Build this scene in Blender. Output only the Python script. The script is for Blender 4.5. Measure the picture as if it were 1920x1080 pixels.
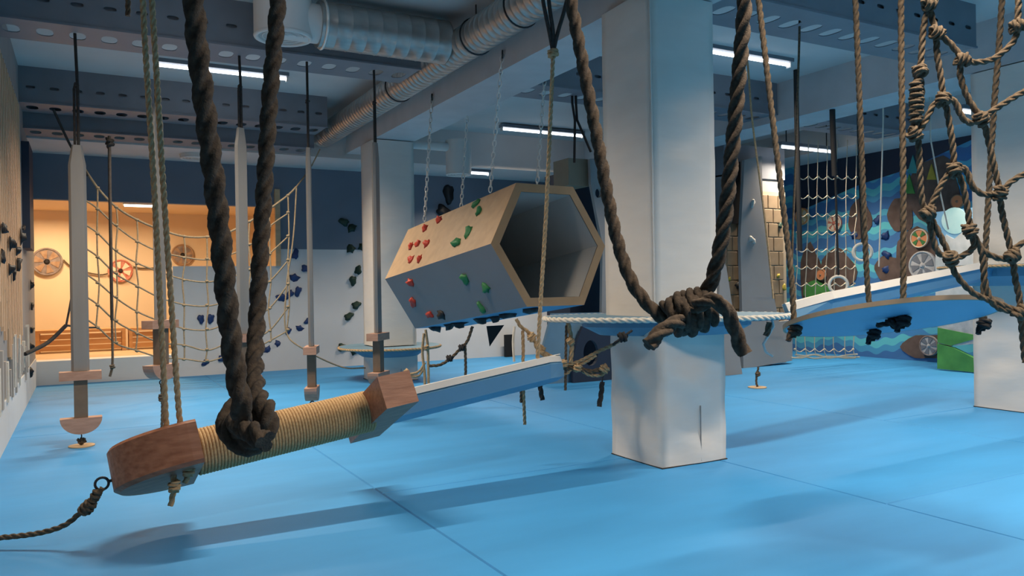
import bpy, bmesh, math, random
import numpy as np
from mathutils import Vector, Matrix
random.seed(7)
for o in list(bpy.data.objects): bpy.data.objects.remove(o)
SC = bpy.context.scene
COL = SC.collection
# ------------------------------------------------------------------ camera
H = 1.15                       # camera height; most lengths below are given in units of H
F = 1476.0
YAW, PITCH, ROLL = math.radians(28.586), math.radians(-0.08), math.radians(-0.909)
fw = Vector((math.sin(YAW)*math.cos(PITCH), math.cos(YAW)*math.cos(PITCH), math.sin(PITCH)))
r0 = Vector((math.cos(YAW), -math.sin(YAW), 0)); u0 = r0.cross(fw)
rt = math.cos(ROLL)*r0 + math.sin(ROLL)*u0
up = -math.sin(ROLL)*r0 + math.cos(ROLL)*u0
CAM = Vector((0, 0, H))
cd = bpy.data.cameras.new('camera'); cam = bpy.data.objects.new('camera', cd); COL.objects.link(cam)
cd.sensor_width = 36; cd.lens = F/1920*36; cd.clip_start = 0.05
M = Matrix((rt, up, -fw)).transposed().to_4x4(); M.translation = CAM
cam.matrix_world = M
SC.camera = cam
# ------------------------------------------------------------------ world, exposure
w = bpy.data.worlds.new('world'); SC.world = w; w.use_nodes = True
w.node_tree.nodes['Background'].inputs[0].default_value = (0.3, 0.4, 0.55, 1)
w.node_tree.nodes['Background'].inputs[1].default_value = 0.02
vs = SC.view_settings
vs.view_transform = 'Standard'; vs.look = 'None'; vs.gamma = 1; vs.use_curve_mapping = False
vs.exposure = 0.60
LAMP_W = 40.0
LAMP_COL = (1.0, 0.83, 0.645)
def area_lamp(x, y, z, length, power, col=LAMP_COL, spread=128, width=.07):
    l = bpy.data.lights.new('tube_light', 'AREA'); l.shape = 'RECTANGLE'; l.size = length; l.size_y = width
    l.energy = power; l.color = col; l.spread = math.radians(spread)
    o = bpy.data.objects.new('tube_light', l); COL.objects.link(o); o.location = (x, y, z); return o
# ------------------------------------------------------------------ pixel helpers (photo frame 1920x1080)
def ray(x, y): return fw + rt*((x-960)/F) + up*((540-y)/F)
def PD(x, y, d): return CAM + ray(x, y)*(d*H)
def PZ(x, y, z): r = ray(x, y); return CAM + r*((z*H-H)/r.z)
def PY(x, y, Y): r = ray(x, y); return CAM + r*(Y*H/r.y)
def PX(x, y, X): r = ray(x, y); return CAM + r*(X*H/r.x)
def path(pts, d):
    """pixel polyline -> 3D; each item (x,y) at depth d, or (x,y,d)"""
    return [PD(p[0], p[1], p[2] if len(p) > 2 else d) for p in pts]
# ------------------------------------------------------------------ materials
MATS = {}
def mat(name, col, rough=.6, metal=0, var=.0, scale=8, bump=0, bscale=40, stretch=(1, 1, 1), emit=None, es=0, spec=.5, col2=None):
    m = bpy.data.materials.new(name); m.use_nodes = True; nt = m.node_tree; b = nt.nodes['Principled BSDF']
    b.inputs['Roughness'].default_value = rough; b.inputs['Metallic'].default_value = metal
    b.inputs['Specular IOR Level'].default_value = spec
    b.inputs['Base Color'].default_value = (*col, 1)
    if var or col2 or bump:
        tc = nt.nodes.new('ShaderNodeTexCoord'); mp = nt.nodes.new('ShaderNodeMapping'); mp.inputs['Scale'].default_value = stretch
        nt.links.new(tc.outputs['Object'], mp.inputs[0])
    if var or col2:
        n = nt.nodes.new('ShaderNodeTexNoise'); n.inputs['Scale'].default_value = scale; n.inputs['Detail'].default_value = 5
        nt.links.new(mp.outputs[0], n.inputs['Vector'])
        cr = nt.nodes.new('ShaderNodeValToRGB'); cr.color_ramp.elements[0].position = .3; cr.color_ramp.elements[1].position = .7
        c2 = col2 or tuple(min(1, c*(1+var)) for c in col)
        c1 = col if col2 else tuple(c*(1-var) for c in col)
        cr.color_ramp.elements[0].color = (*c1, 1); cr.color_ramp.elements[1].color = (*c2, 1)
        nt.links.new(n.outputs['Fac'], cr.inputs[0]); nt.links.new(cr.outputs[0], b.inputs['Base Color'])
    if bump:
        n2 = nt.nodes.new('ShaderNodeTexNoise'); n2.inputs['Scale'].default_value = bscale; n2.inputs['Detail'].default_value = 3
        nt.links.new(mp.outputs[0], n2.inputs['Vector'])
        bp = nt.nodes.new('ShaderNodeBump'); bp.inputs['Strength'].default_value = bump; bp.inputs['Distance'].default_value = .003 if name.startswith('rope') else .02
        nt.links.new(n2.outputs['Fac'], bp.inputs['Height']); nt.links.new(bp.outputs[0], b.inputs['Normal'])
    if emit:
        b.inputs['Emission Color'].default_value = (*emit, 1); b.inputs['Emission Strength'].default_value = es
    MATS[name] = m; return m
mat('mat_blue', (.043, .268, .58), .55, var=.10, scale=1.3, bump=.25, bscale=2.2, stretch=(.5, 1.6, 1), spec=.35)
mat('paint_white', (.62, .62, .62), .7, var=.03, scale=3)
mat('ceiling_paint', (.56, .55, .54), .85, var=.04, scale=2)
mat('concrete_paint', (.50, .50, .51), .8, var=.06, scale=4, bump=.1, bscale=20)
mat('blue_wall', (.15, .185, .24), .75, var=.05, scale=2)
mat('back_wall_paint', (.66, .655, .65), .75, var=.04, scale=2)
mat('steel_grey', (.19, .205, .235), .5, .15, var=.06, scale=5)
mat('galvanised', (.42, .40, .375), .36, .7, var=.14, scale=6, stretch=(1, 6, 1))
mat('duct_tape_white', (.55, .54, .52), .5, .1, var=.06, scale=5)
mat('pad_vinyl', (.70, .655, .60), .38, var=.03, scale=3, bump=.35, bscale=1.5, stretch=(1.2, 1.2, 4), spec=.5)
mat('rope_dark', (.028, .020, .0145), .95, col2=(.088, .063, .043), scale=60, bump=.6, bscale=220)
mat('rope_tan', (.33, .22, .12), .95, col2=(.52, .37, .21), scale=70, bump=.5, bscale=220)
mat('rope_brown', (.062, .045, .03), .95, col2=(.16, .116, .074), scale=60, bump=.5, bscale=220)
mat('rope_grip', (.42, .26, .12), .9, col2=(.60, .40, .20), scale=90, bump=.5, bscale=260)
mat('rope_net', (.22, .165, .10), .95, col2=(.34, .265, .17), scale=40)
mat('rope_pale', (.52, .45, .34), .9, var=.08, scale=30)
mat('rope_white', (.66, .62, .54), .9, var=.08, scale=30)
mat('strap_black', (.012, .012, .013), .8)
mat('strap_dark', (.035, .03, .027), .85, var=.3, scale=40)
mat('wood_red', (.25, .088, .042), .5, col2=(.42, .175, .095), scale=5, stretch=(1.2, 9, 9), bump=.1, bscale=12)
mat('wood_pink', (.36, .20, .14), .55, col2=(.47, .28, .20), scale=6, stretch=(2, 2, 9))
mat('wood_birch', (.45, .31, .185), .5, var=.09, scale=3, stretch=(1, 4, 4))
mat('wood_ply_dark', (.29, .22, .15), .6, var=.1, scale=5)
mat('wood_pale', (.55, .38, .22), .6, var=.12, scale=3, stretch=(1, 1, 6))
mat('slat_pale', (.64, .43, .27), .6, var=.10, scale=4, stretch=(4, 4, .6))
mat('slat_grey', (.42, .38, .34), .6, var=.12, scale=4, stretch=(4, 4, .6))
mat('ply_grey', (.29, .28, .275), .65, var=.05, scale=2)
mat('wood_edge', (.33, .205, .105), .55, var=.1, scale=5)
mat('hex_grey', (.17, .162, .168), .5, var=.04, scale=2)
mat('hex_inside', (.46, .45, .43), .55, var=.05, scale=2)
mat('blade_grey', (.27, .265, .255), .42, .2, var=.06, scale=3, stretch=(5, 5, .5))
mat('blade_white', (.64, .61, .56), .45, var=.04, scale=4)
mat('blade_blue', (.12, .27, .42), .45, var=.06, scale=3)
mat('platform_blue', (.15, .27, .37), .55, var=.07, scale=4)
mat('disc_blue', (.11, .27, .42), .5, var=.05, scale=3)
mat('brown_grip', (.16, .115, .08), .7, var=.15, scale=12)
mat('metal_zinc', (.78, .75, .70), .35, .45)
mat('metal_dark', (.05, .05, .055), .4, .7)
mat('plastic_white', (.66, .64, .61), .5)
mat('grille_grey', (.42, .41, .40), .6, var=.1, scale=50)
mat('black_void', (.006, .006, .007), .8)
mat('navy', (.015, .025, .05), .6)
mat('hold_red', (.52, .045, .022), .55, var=.15, scale=20)
mat('hold_green', (.02, .17, .055), .55, var=.2, scale=20)
mat('hold_darkgreen', (.008, .035, .022), .6, var=.2, scale=20)
mat('hold_black', (.008, .008, .01), .55)
mat('hold_blue', (.015, .045, .16), .55, var=.2, scale=20)
mat('hold_yellow', (.42, .33, .04), .55, var=.1, scale=20)
mat('hold_white', (.6, .56, .5), .55)
mat('brick_tan', (.20, .14, .085), .7, col2=(.28, .205, .125), scale=6)
mat('mortar', (.40, .32, .22), .8)
mat('room_warm', (.74, .58, .40), .8, var=.03, scale=2)
mat('bench_wood', (.47, .23, .085), .5, col2=(.56, .30, .13), scale=3, stretch=(1, 6, 6))
mat('tube_glow', (1, 1, 1), .5, emit=(.93, .96, 1.0), es=3)
mat('tube_glow_warm', (1, 1, 1), .5, emit=(1.0, .88, .66), es=4)
mat('sh_grey', (.16, .12, .11), .7, col2=(.30, .24, .22), scale=14)
mat('sh_red', (.45, .075, .035), .7, col2=(.62, .30, .22), scale=22)
mat('sh_brown', (.28, .15, .08), .7, col2=(.42, .28, .18), scale=14)
mat('sh_yellow', (.72, .42, .10), .7, col2=(.80, .62, .34), scale=14)
mat('sh_cream', (.75, .66, .50), .7)
mat('sh_orange', (.70, .26, .11), .7)
mat('sh_green', (.045, .20, .05), .7)
mat('sh_stone', (.33, .34, .36), .8, col2=(.55, .55, .55), scale=10)
mat('paint_green', (.05, .22, .05), .7, col2=(.10, .36, .08), scale=4)
mat('paint_teal', (.05, .30, .30), .7)
mat('paint_brown', (.085, .055, .045), .8, col2=(.15, .10, .08), scale=7)
mat('paint_sky', (.22, .46, .68), .6, var=.08, scale=4)
mat('paint_ball', (.36, .70, .72), .5, col2=(.62, .85, .84), scale=3)
mat('paint_snow', (.72, .73, .72), .7, col2=(.50, .53, .52), scale=7)
def mural_material():
    m = bpy.data.materials.new('mural_waves'); m.use_nodes = True; nt = m.node_tree; b = nt.nodes['Principled BSDF']
    b.inputs['Roughness'].default_value = .7
    N = nt.nodes.new; L = nt.links.new
    tc = N('ShaderNodeTexCoord'); sp = N('ShaderNodeSeparateXYZ'); L(tc.outputs['Object'], sp.inputs[0])
    def mth(op, a, b_=None):
        n = N('ShaderNodeMath'); n.operation = op
        for i, v in enumerate((a, b_)):
            if v is None: continue
            if isinstance(v, (int, float)): n.inputs[i].default_value = v
            else: L(v, n.inputs[i])
        return n.outputs[0]
    s = mth('MULTIPLY', mth('SINE', mth('MULTIPLY', sp.outputs['Y'], 22.0)), .022)
    s2 = mth('MULTIPLY', mth('SINE', mth('MULTIPLY', sp.outputs['Y'], 5.0)), .05)
    v = mth('FRACT', mth('MULTIPLY', mth('ADD', mth('ADD', sp.outputs['Z'], s), s2), 1.75))
    cr = N('ShaderNodeValToRGB'); e = cr.color_ramp; e.interpolation = 'CONSTANT'
    cols = [(0, (.05, .17, .40)), (.2, (.07, .33, .55)), (.36, (.12, .55, .62)), (.55, (.06, .25, .52)), (.72, (.10, .45, .62)), (.88, (.05, .18, .42))]
    e.elements[0].color = (*cols[0][1], 1); e.elements[1].position = cols[1][0]; e.elements[1].color = (*cols[1][1], 1)
    for p, c in cols[2:]:
        x = e.elements.new(p); x.color = (*c, 1)
    L(v, cr.inputs[0]); L(cr.outputs[0], b.inputs['Base Color'])
    MATS['mural_waves'] = m
mural_material()
# ------------------------------------------------------------------ mesh builder
class MB:
    def __init__(s): s.v = []; s.f = []; s.sm = []
    def add(s, v, f, smooth=False):
        n = len(s.v); s.v += [tuple(p) for p in v]; s.f += [tuple(i+n for i in q) for q in f]; s.sm += [smooth]*len(f); return s
    def box(s, a, b):
        (x0, y0, z0), (x1, y1, z1) = a, b
        v = [(x0, y0, z0), (x1, y0, z0), (x1, y1, z0), (x0, y1, z0), (x0, y0, z1), (x1, y0, z1), (x1, y1, z1), (x0, y1, z1)]
        return s.add(v, [(0, 3, 2, 1), (4, 5, 6, 7), (0, 1, 5, 4), (1, 2, 6, 5), (2, 3, 7, 6), (3, 0, 4, 7)])
    def obox(s, c, ax, ay, az):
        c, ax, ay, az = Vector(c), Vector(ax), Vector(ay), Vector(az)
        v = [c+i*ax+j*ay+k*az for k in (-1, 1) for (i, j) in ((-1, -1), (1, -1), (1, 1), (-1, 1))]
        return s.add(v, [(0, 3, 2, 1), (4, 5, 6, 7), (0, 1, 5, 4), (1, 2, 6, 5), (2, 3, 7, 6), (3, 0, 4, 7)])
    def prism(s, poly, ext, smooth=False):
        """poly: 3D points, extruded by vector ext"""
        poly = [Vector(p) for p in poly]; ext = Vector(ext); n = len(poly)
        s.add(poly+[p+ext for p in poly], [tuple(range(n-1, -1, -1)), tuple(range(n, 2*n))]); 
        s.add(poly+[p+ext for p in poly], [(i, (i+1) % n, n+(i+1) % n, n+i) for i in range(n)], smooth); return s
    def loft(s, rings, smooth=False, cap=True, close=True):
        n = len(rings[0]); v = [p for r in rings for p in r]; f = []
        for k in range(len(rings)-1):
            for i in range(n if close else n-1):
                j = (i+1) % n; f.append((k*n+i, k*n+j, (k+1)*n+j, (k+1)*n+i))
        s.add(v, f, smooth)
        if cap: s.add(rings[0], [tuple(range(n-1, -1, -1))]); s.add(rings[-1], [tuple(range(n))])
        return s
    def tube(s, pts, r, n=8, smooth=True, twist=0, lobes=0, closed=False):
        P = np.array([tuple(p) for p in pts], float)
        T = np.gradient(P, axis=0); T /= (np.linalg.norm(T, axis=1, keepdims=True)+1e-12)
        seg = np.linalg.norm(np.diff(P, axis=0), axis=1); S = np.concatenate([[0], np.cumsum(seg)])
        a = np.array([0, 0, 1.]) if abs(T[0][2]) < .9 else np.array([1., 0, 0])
        nrm = np.cross(T[0], a); nrm /= np.linalg.norm(nrm); rings = []
        R = np.broadcast_to(np.asarray(r, float), (len(P),))
        th = np.linspace(0, 2*np.pi, n, endpoint=False)
        prof = np.ones(n)
        if lobes:
            ph = (th*lobes/(2*np.pi)) % 1.0 - .5
            prof = .06+.94*np.cos(ph*2*np.pi/3)
        for i in range(len(P)):
            nrm = nrm - T[i]*np.dot(nrm, T[i]); nrm /= np.linalg.norm(nrm); bn = np.cross(T[i], nrm)
            t = th + (2*np.pi*S[i]/twist if twist else 0)
            rings.append(P[i]+R[i]*(prof*np.cos(t))[:, None]*nrm+R[i]*(prof*np.sin(t))[:, None]*bn)
        return s.loft([[tuple(q) for q in rg] for rg in rings], smooth, True)
    def rope(s, pts, r, fine=True):
        pts = smooth_path(pts)
        if fine:
            pts = resample(pts, r*.75); return s.tube(pts, r*1.08, 18, True, twist=r*9.0, lobes=3)
        return s.tube(resample(pts, max(r*3, .03)), r, 6)
    def cyl(s, a, b, r, n=20, r2=None, smooth=True):
        a, b = Vector(a), Vector(b); d = (b-a).normalized(); x = d.orthogonal().normalized(); y = d.cross(x)
        R2 = r if r2 is None else r2
        rg = lambda c, R: [c+(x*math.cos(2*math.pi*i/n)+y*math.sin(2*math.pi*i/n))*R for i in range(n)]
        return s.loft([rg(a, r), rg(b, R2)], smooth)
    def torus(s, c, ax, R, r, n=20, m=8, sx=1, sy=1, x=None):
        c = Vector(c); ax = Vector(ax).normalized(); x = Vector(x).normalized() if x is not None else ax.orthogonal().normalized(); y = ax.cross(x)
        v = []; f = []
        for i in range(n):
            t = 2*math.pi*i/n; d = x*math.cos(t)*sx+y*math.sin(t)*sy; q = c+d*R; dn = d.normalized()
            for j in range(m):
                p = 2*math.pi*j/m; v.append(q+dn*math.cos(p)*r+ax*math.sin(p)*r)
        for i in range(n):
            for j in range(m):
                f.append((i*m+j, ((i+1) % n)*m+j, ((i+1) % n)*m+(j+1) % m, i*m+(j+1) % m))
        return s.add(v, f, True)
    def knot(s, c, ax, R, r, turns=2.2, fine=True, length=None):
        """a rope wrapped round itself: a lump of coils"""
        c = Vector(c); ax = Vector(ax).normalized(); x = ax.orthogonal().normalized(); y = ax.cross(x)
        Ln = length or turns*r*1.7; n = int(turns*10); pts = []
        for i in range(n+1):
            t = i/n; a = 2*math.pi*turns*t; q = R*(.75+.25*math.sin(math.pi*t))
            pts.append(c+ax*(t-.5)*Ln+(x*math.cos(a)+y*math.sin(a))*q)
        pts = [c-ax*Ln*.15]+pts+[c+ax*Ln*.15]
        return s.rope(pts, r, fine)
    def build(s, name, m, parent=None, label=None, kind=None):
        off = Vector(parent_loc(parent)) if parent else Vector((0, 0, 0))
        me = bpy.data.meshes.new(name)
        A = np.array(s.v, float)-np.array(off)
        me.from_pydata(A.tolist(), [], s.f); me.polygons.foreach_set('use_smooth', s.sm)
        me.materials.append(MATS[m]); me.update()
        o = bpy.data.objects.new(name, me); COL.objects.link(o)
        if parent: o.parent = parent
        if label: o['label'] = label
        if kind: o['kind'] = kind
        LOC[o.name] = tuple(off)
        return o
LOC = {}
def parent_loc(p): return LOC.get(p.name, tuple(p.location))
def smooth_path(pts, n=8):
    P = [np.array(tuple(p), float) for p in pts]
    if len(P) < 3: return [P[0]+(P[-1]-P[0])*t for t in np.linspace(0, 1, 6)]
    Q = [2*P[0]-P[1]]+P+[2*P[-1]-P[-2]]; out = []
    for i in range(1, len(Q)-2):
        a, b, c, d = Q[i-1:i+3]
        for t in np.linspace(0, 1, n, endpoint=False):
            out.append(.5*((2*b)+(c-a)*t+(2*a-5*b+4*c-d)*t*t+(3*b-a-3*c+d)*t**3))
    out.append(P[-1]); return out
def resample(pts, step):
    P = np.array([tuple(p) for p in pts], float); L = np.concatenate([[0], np.cumsum(np.linalg.norm(np.diff(P, axis=0), axis=1))])
    n = max(3, int(L[-1]/step)+1); t = np.linspace(0, L[-1], n)
    return np.stack([np.interp(t, L, P[:, k]) for k in range(3)], 1)
def thing(name, label, cat, loc, group=None):
    o = bpy.data.objects.new(name, None); COL.objects.link(o); o.location = loc; o.empty_display_size = .1
    o['label'] = label; o['category'] = cat
    if group: o['group'] = group
    LOC[o.name] = tuple(loc); return o
def tag(o, label, cat, group=None):
    o['label'] = label; o['category'] = cat
    if group: o['group'] = group
    return o
def struct(name, mb, m):
    return mb.build(name, m, kind='structure')
def inst(me, name, parent, M4):
    o = bpy.data.objects.new(name, me); COL.objects.link(o)
    if parent:
        o.parent = parent; M4 = Matrix.Translation(-Vector(parent_loc(parent))) @ M4
    o.matrix_basis = M4; return o
h = H
ZF, ZC = 2.69, 3.0           # flange and ceiling heights (in H)
XL, XR, YB, Y0 = -.47, 9.1, 10.05, -3.2
PW = .45                     # pillar width
# ================================================================== STRUCTURE
# floor: vinyl-covered mats with recessed joints
fl = struct('floor', MB().box((XL*h-.3, Y0*h-.3, -.12), (XR*h+.3, 13*h, -.045)), 'black_void')
LOC['floor'] = (0, 0, 0)
mw = 1.88*h; ml = 4.2*h; g = .0012
xs = [3.15*h+mw*i for i in range(-3, 5)]
me_cache = None
for i in range(-3, 4):
    x0 = max(3.15*h+mw*i, XL*h-.05); x1 = min(3.15*h+mw*(i+1), XR*h+.05)
    if x1 <= x0: continue
    y = Y0*h-.1+(i % 2)*1.3
    ys = [Y0*h-.2]+[Y0*h+1.5+(i % 2)*1.6+ml*k for k in range(6)]
    for a, b in zip(ys[:-1], ys[1:]):
        b = min(b, 13*h)
        if b-a < .2: continue
        mb = MB(); r = .006
        pr = lambda X0, X1, Ya, Yb, z: [(X0, Ya, z), (X1, Ya, z), (X1, Yb, z), (X0, Yb, z)]
        mb.loft([pr(x0+g, x1-g, a+g, b-g, -.045), pr(x0+g, x1-g, a+g, b-g, -.006), pr(x0+g+r, x1-g-r, a+g+r, b-g-r, 0)])
        o = mb.build('floor_mat', 'mat_blue', fl)
# ceiling, lowered strips
struct('ceiling', MB().box((XL*h-.3, Y0*h-.3, ZC*h), (XR*h+.3, YB*h+.3, ZC*h+.15)), 'ceiling_paint')
struct('trim_1', MB().box((XL*h, 9.12*h, 2.55*h), (XR*h, YB*h+.05, ZC*h)), 'ceiling_paint')     # lowered soffit along back wall
struct('trim_2', MB().box((8.35*h, Y0*h, 2.68*h), (XR*h, 9.1*h, ZC*h)), 'ceiling_paint')         # soffit along mural wall
# concrete down-stand beams over the pillar rows
struct('trim_3', MB().box((2.76*h, Y0*h, 2.61*h), (3.21*h, 9.12*h, ZC*h)), 'concrete_paint')
struct('trim_4', MB().box((6.15*h, Y0*h, 2.62*h), (6.60*h, 9.12*h, ZC*h)), 'concrete_paint')
# walls
struct('wall_front', MB().box((XL*h-.3, Y0*h-.3, 0), (XR*h+.3, Y0*h, ZC*h)), 'blue_wall')
wl = struct('wall_left', MB().box((XL*h-.25, Y0*h, 0), (XL*h, YB*h+.1, ZC*h)), 'ply_grey')
wr = struct('wall_right', MB().box((XR*h, Y0*h, 0), (XR*h+.2, 10.4*h, ZC*h)), 'mural_waves')
# back wall with an opening to the warm side room
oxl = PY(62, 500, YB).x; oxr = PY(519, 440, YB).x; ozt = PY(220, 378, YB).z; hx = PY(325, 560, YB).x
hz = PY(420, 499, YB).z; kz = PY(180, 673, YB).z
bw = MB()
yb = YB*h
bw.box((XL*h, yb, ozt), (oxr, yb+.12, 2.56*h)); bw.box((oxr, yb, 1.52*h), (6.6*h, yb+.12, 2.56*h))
struct('wall_back_upper', bw, 'blue_wall')  # upper part of the back wall, darker and bluer than the lower part
bw = MB()
bw.box((oxr, yb, 0), (6.6*h, yb+.12, 1.52*h))
bw.box((XL*h-.2, yb, 0), (hx, yb+.3, kz)); bw.box((hx, yb, 0), (oxr, yb+.12, hz))
struct('wall_back', bw, 'back_wall_paint')
struct('wall_back_right', MB().box((6.6*h, 8.6*h, 0), (XR*h, 8.6*h+.1, ZC*h)).box((6.5*h, 8.6*h, 0), (6.6*h, yb, ZC*h)), 'black_void')
# warm side room behind the opening
ry = yb+2.6
sr = MB()
sr.box((XL*h-1.3, ry, 0), (oxr+.5, ry+.1, 2.6)); sr.box((XL*h-1.4, yb+.12, 0), (XL*h-1.3, ry, 2.6)); sr.box((XL*h-1.4, yb+.1, 0), (XL*h-.2, yb+.14, 2.6)); sr.box((oxr+.4, yb+.12, 0), (oxr+.5, ry, 2.6))
struct('wall_side_room', sr, 'room_warm')
struct('ceiling_side_room', MB().box((XL*h-1.4, yb+.12, 2.45), (oxr+.5, ry, 2.55)), 'room_warm')
struct('floor_side_room', MB().box((XL*h-1.4, yb+.3, .25), (oxr+.5, ry, kz-.004)), 'wood_pale')
# wooden post at the right jamb of the opening
t = MB().obox((oxr+.005, yb-.03, (hz+ozt+.25)/2), (.035, 0, 0), (0, .03, 0), (0, 0, (ozt+.25-hz)/2)); struct('trim_5', t, 'wood_pale')
# ---------------------------------------------------------------- pillars wrapped in padding
def wrinkled_box(mb, x0, x1, y0, y1, z0, z1, amp, seed, nz=40, nu=9):
    rnd = random.Random(seed)
    waves = [(rnd.uniform(5, 22), rnd.uniform(-5, 5), rnd.uniform(0, 6.3), rnd.uniform(.3, 1), rnd.uniform(z0, z1), rnd.uniform(.15, .5)) for _ in range(9)]
    cs = [(x0, y0), (x1, y0), (x1, y1), (x0, y1)]; rings = []
    cx, cy = (x0+x1)/2, (y0+y1)/2
    for k in range(nz+1):
        z = z0+(z1-z0)*k/nz; ring = []
        for e in range(4):
            a, b = cs[e], cs[(e+1) % 4]; nx, ny = (b[1]-a[1]), -(b[0]-a[0]); L = math.hypot(nx, ny); nx /= L; ny /= L
            for i in range(nu):
                t = i/nu; bulge = .010*math.sin(math.pi*t)
                d = sum(A*math.sin(fz*(z+.35*sl*.1*t)+ph+e*1.7+sl*t)*math.exp(-((z-zc)/wd)**2) for fz, sl, ph, A, zc, wd in waves)
                d = bulge+amp*d*(math.sin(math.pi*t)**.5 if t > 0 else 0.25)
                ring.append((a[0]+(b[0]-a[0])*t+nx*d, a[1]+(b[1]-a[1])*t+ny*d, z))
        rings.append(ring)
    mb.loft(rings, True)
def seam(mb, pts, r=.004): mb.tube(pts, r, 6)
def pillar(label, x, y, cuts, seed, sh=Vector((0, 0, 0))):
    x0, y0, x1, y1 = x*h, y*h, (x+PW)*h, (y+PW)*h
    root = thing('padded_pillar', label, 'pillar', ((x0+x1)/2, (y0+y1)/2, 0))
    MB().box((x0+.05, y0+.05, 0), (x1-.05, y1-.05, 2.61*h)).build('concrete_core', 'concrete_paint', root)
    for k, (za, zb) in enumerate(cuts):
        if k: x0, x1, y0, y1 = x0+sh.x, x1+sh.x, y0+sh.y, y1+sh.y
        mb = MB(); e = .0 if k else .006
        wrinkled_box(mb, x0-e, x1+e, y0-e, y1+e, za*h, zb*h, .005 if k else .008, seed+k); p = mb.build('pad', 'pad_vinyl', root)
        sm = MB()
        if k == 0:
            xm = x0+(x1-x0)*.58; seam(sm, [(xm, y0-e-.011, za*h+.01), (xm, y0-e-.012, za*h+(zb-za)*h*.42)])
        else:
            for (cx, cy) in ((x0-e, y0-e),): seam(sm, [(cx-.001, cy-.001, za*h+.01), (cx-.001, cy-.001, zb*h-.01)], .005)
        sm.build('seam', 'ply_grey' if k == 0 else 'pad_vinyl', p)
        if k == 0:
            MB().box((x0-.012, y0-.012, 0), (x1+.012, y1+.012, .006)).build('foot_edge', 'strap_dark', root)
    return root
P1X, P1Y = 2.747, 3.365
pillar('big white padded pillar rising through the round blue platform beside the thick knotted rope', P1X, P1Y, [(.006, .76), (.80, 2.60)], 3, Vector((rt.x, rt.y, 0))*-.036)
pillar('white padded pillar with shiny creased wrap behind the hanging hexagon tunnel', P1X, 8.07, [(.006, .33), (.385, 2.60)], 11)
pillar('white padded pillar behind the big rope net', 6.15, 3.25, [(.006, 1.02), (1.09, 2.61)], 23)
# platforms round the pillars: octagon board with rope edge over a tapered blue body
def platform(label, cx, cy, z, R, th=.035, rr=.014, body=.62, drop=.11, m='platform_blue', asp=1.0):
    c = Vector((cx*h, cy*h, z*h)); root = thing('pillar_platform', label, 'platform', c-Vector((0, 0, drop*h)))
    hw = PW*h/2+.004
    hr_, hf_ = Vector((rt.x, rt.y, 0)).normalized(), Vector((fw.x, fw.y, 0)).normalized()
    def el(t, Rr):
        q = Vector((math.cos(t), math.sin(t), 0)); return hr_*(q.dot(hr_)*Rr)+hf_*(q.dot(hf_)*Rr*asp)
    def ring(Rr, dz):
        return [c+el(2*math.pi*(i/32), Rr)+Vector((0, 0, dz)) for i in range(32)]
    def sq(dz):
        o = []
        for i in range(32):
            a = 2*math.pi*i/32; q = max(abs(math.cos(a)), abs(math.sin(a))); o.append(c+Vector((math.cos(a)/q*hw, math.sin(a)/q*hw, dz)))
        return o
    MB().loft([sq(0), ring(R*h, 0), ring(R*h, -th), sq(-th), sq(0)], cap=False).build('board', m, root)
    MB().loft([sq(-th), ring(R*h*body, -th), ring(R*h*body, -drop*h*.55), ring(R*h*body*.8, -drop*h), sq(-drop*h), sq(-th)], cap=False).build('body', m, root)
    mb = MB(); mb.rope([c+el(a, R*h+.006)+Vector((0, 0, -th*.45)) for a in np.linspace(0, 2*math.pi, 40)], rr)
    mb.build('edge_rope', 'rope_white' if R > .6 else 'rope_tan', root)
    return root
platform('round blue platform with thick pale rope edge around the big pillar', P1X+PW/2, P1Y+PW/2, .825, .70, rr=.017, body=.70, asp=.58)
platform('low blue platform with rope edge around the pillar behind the tunnel', P1X+PW/2, 8.07+PW/2, .375, .55, rr=.015, body=.7)
platform('high blue platform around the pillar behind the big rope net', 6.15+PW/2, 3.25+PW/2, 1.11, .55, rr=.012, body=.85, drop=.16, m='platform_blue')
# ---------------------------------------------------------------- perforated steel beams
def perf_strip(mb, o, ex, ey, ez, L, W, pitch, hw, hh, t, y_off=.5):
    """strip of length L along ex, width W along ey with stadium holes; thickness t along ez"""
    o, ex, ey, ez = Vector(o), Vector(ex), Vector(ey), Vector(ez); n = max(1, int(round(L/pitch))); c = L/n
    for k in range(n):
        hole = []; rect = []
        cx, cy = (k+.5)*c, W*y_off
        for i in range(16):
            a = 2*math.pi*i/16; ca, sa = math.cos(a), math.sin(a)
            pw_ = lambda t: math.copysign(abs(t)**.75, t); hole.append((cx+hw*pw_(ca), cy+hh*pw_(sa)))
            q = max(abs(ca), abs(sa)); ru, rv = ca/q, sa/q
            rect.append((cx+ru*c/2, (cy+rv*(W-cy)) if rv > 0 else cy+rv*cy))
        v = []
        for dz in (0, t):
            for (a, b) in hole+rect: v.append(o+ex*a+ey*b+ez*dz)
        f = []
        for i in range(16):
            j = (i+1) % 16
            f += [(i, j, 16+j, 16+i), (32+i, 48+i, 48+j, 32+j), (i, 32+i, 32+j, j)]
            f += [(16+i, 16+j, 48+j, 48+i)]
        mb.add(v, f)
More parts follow.
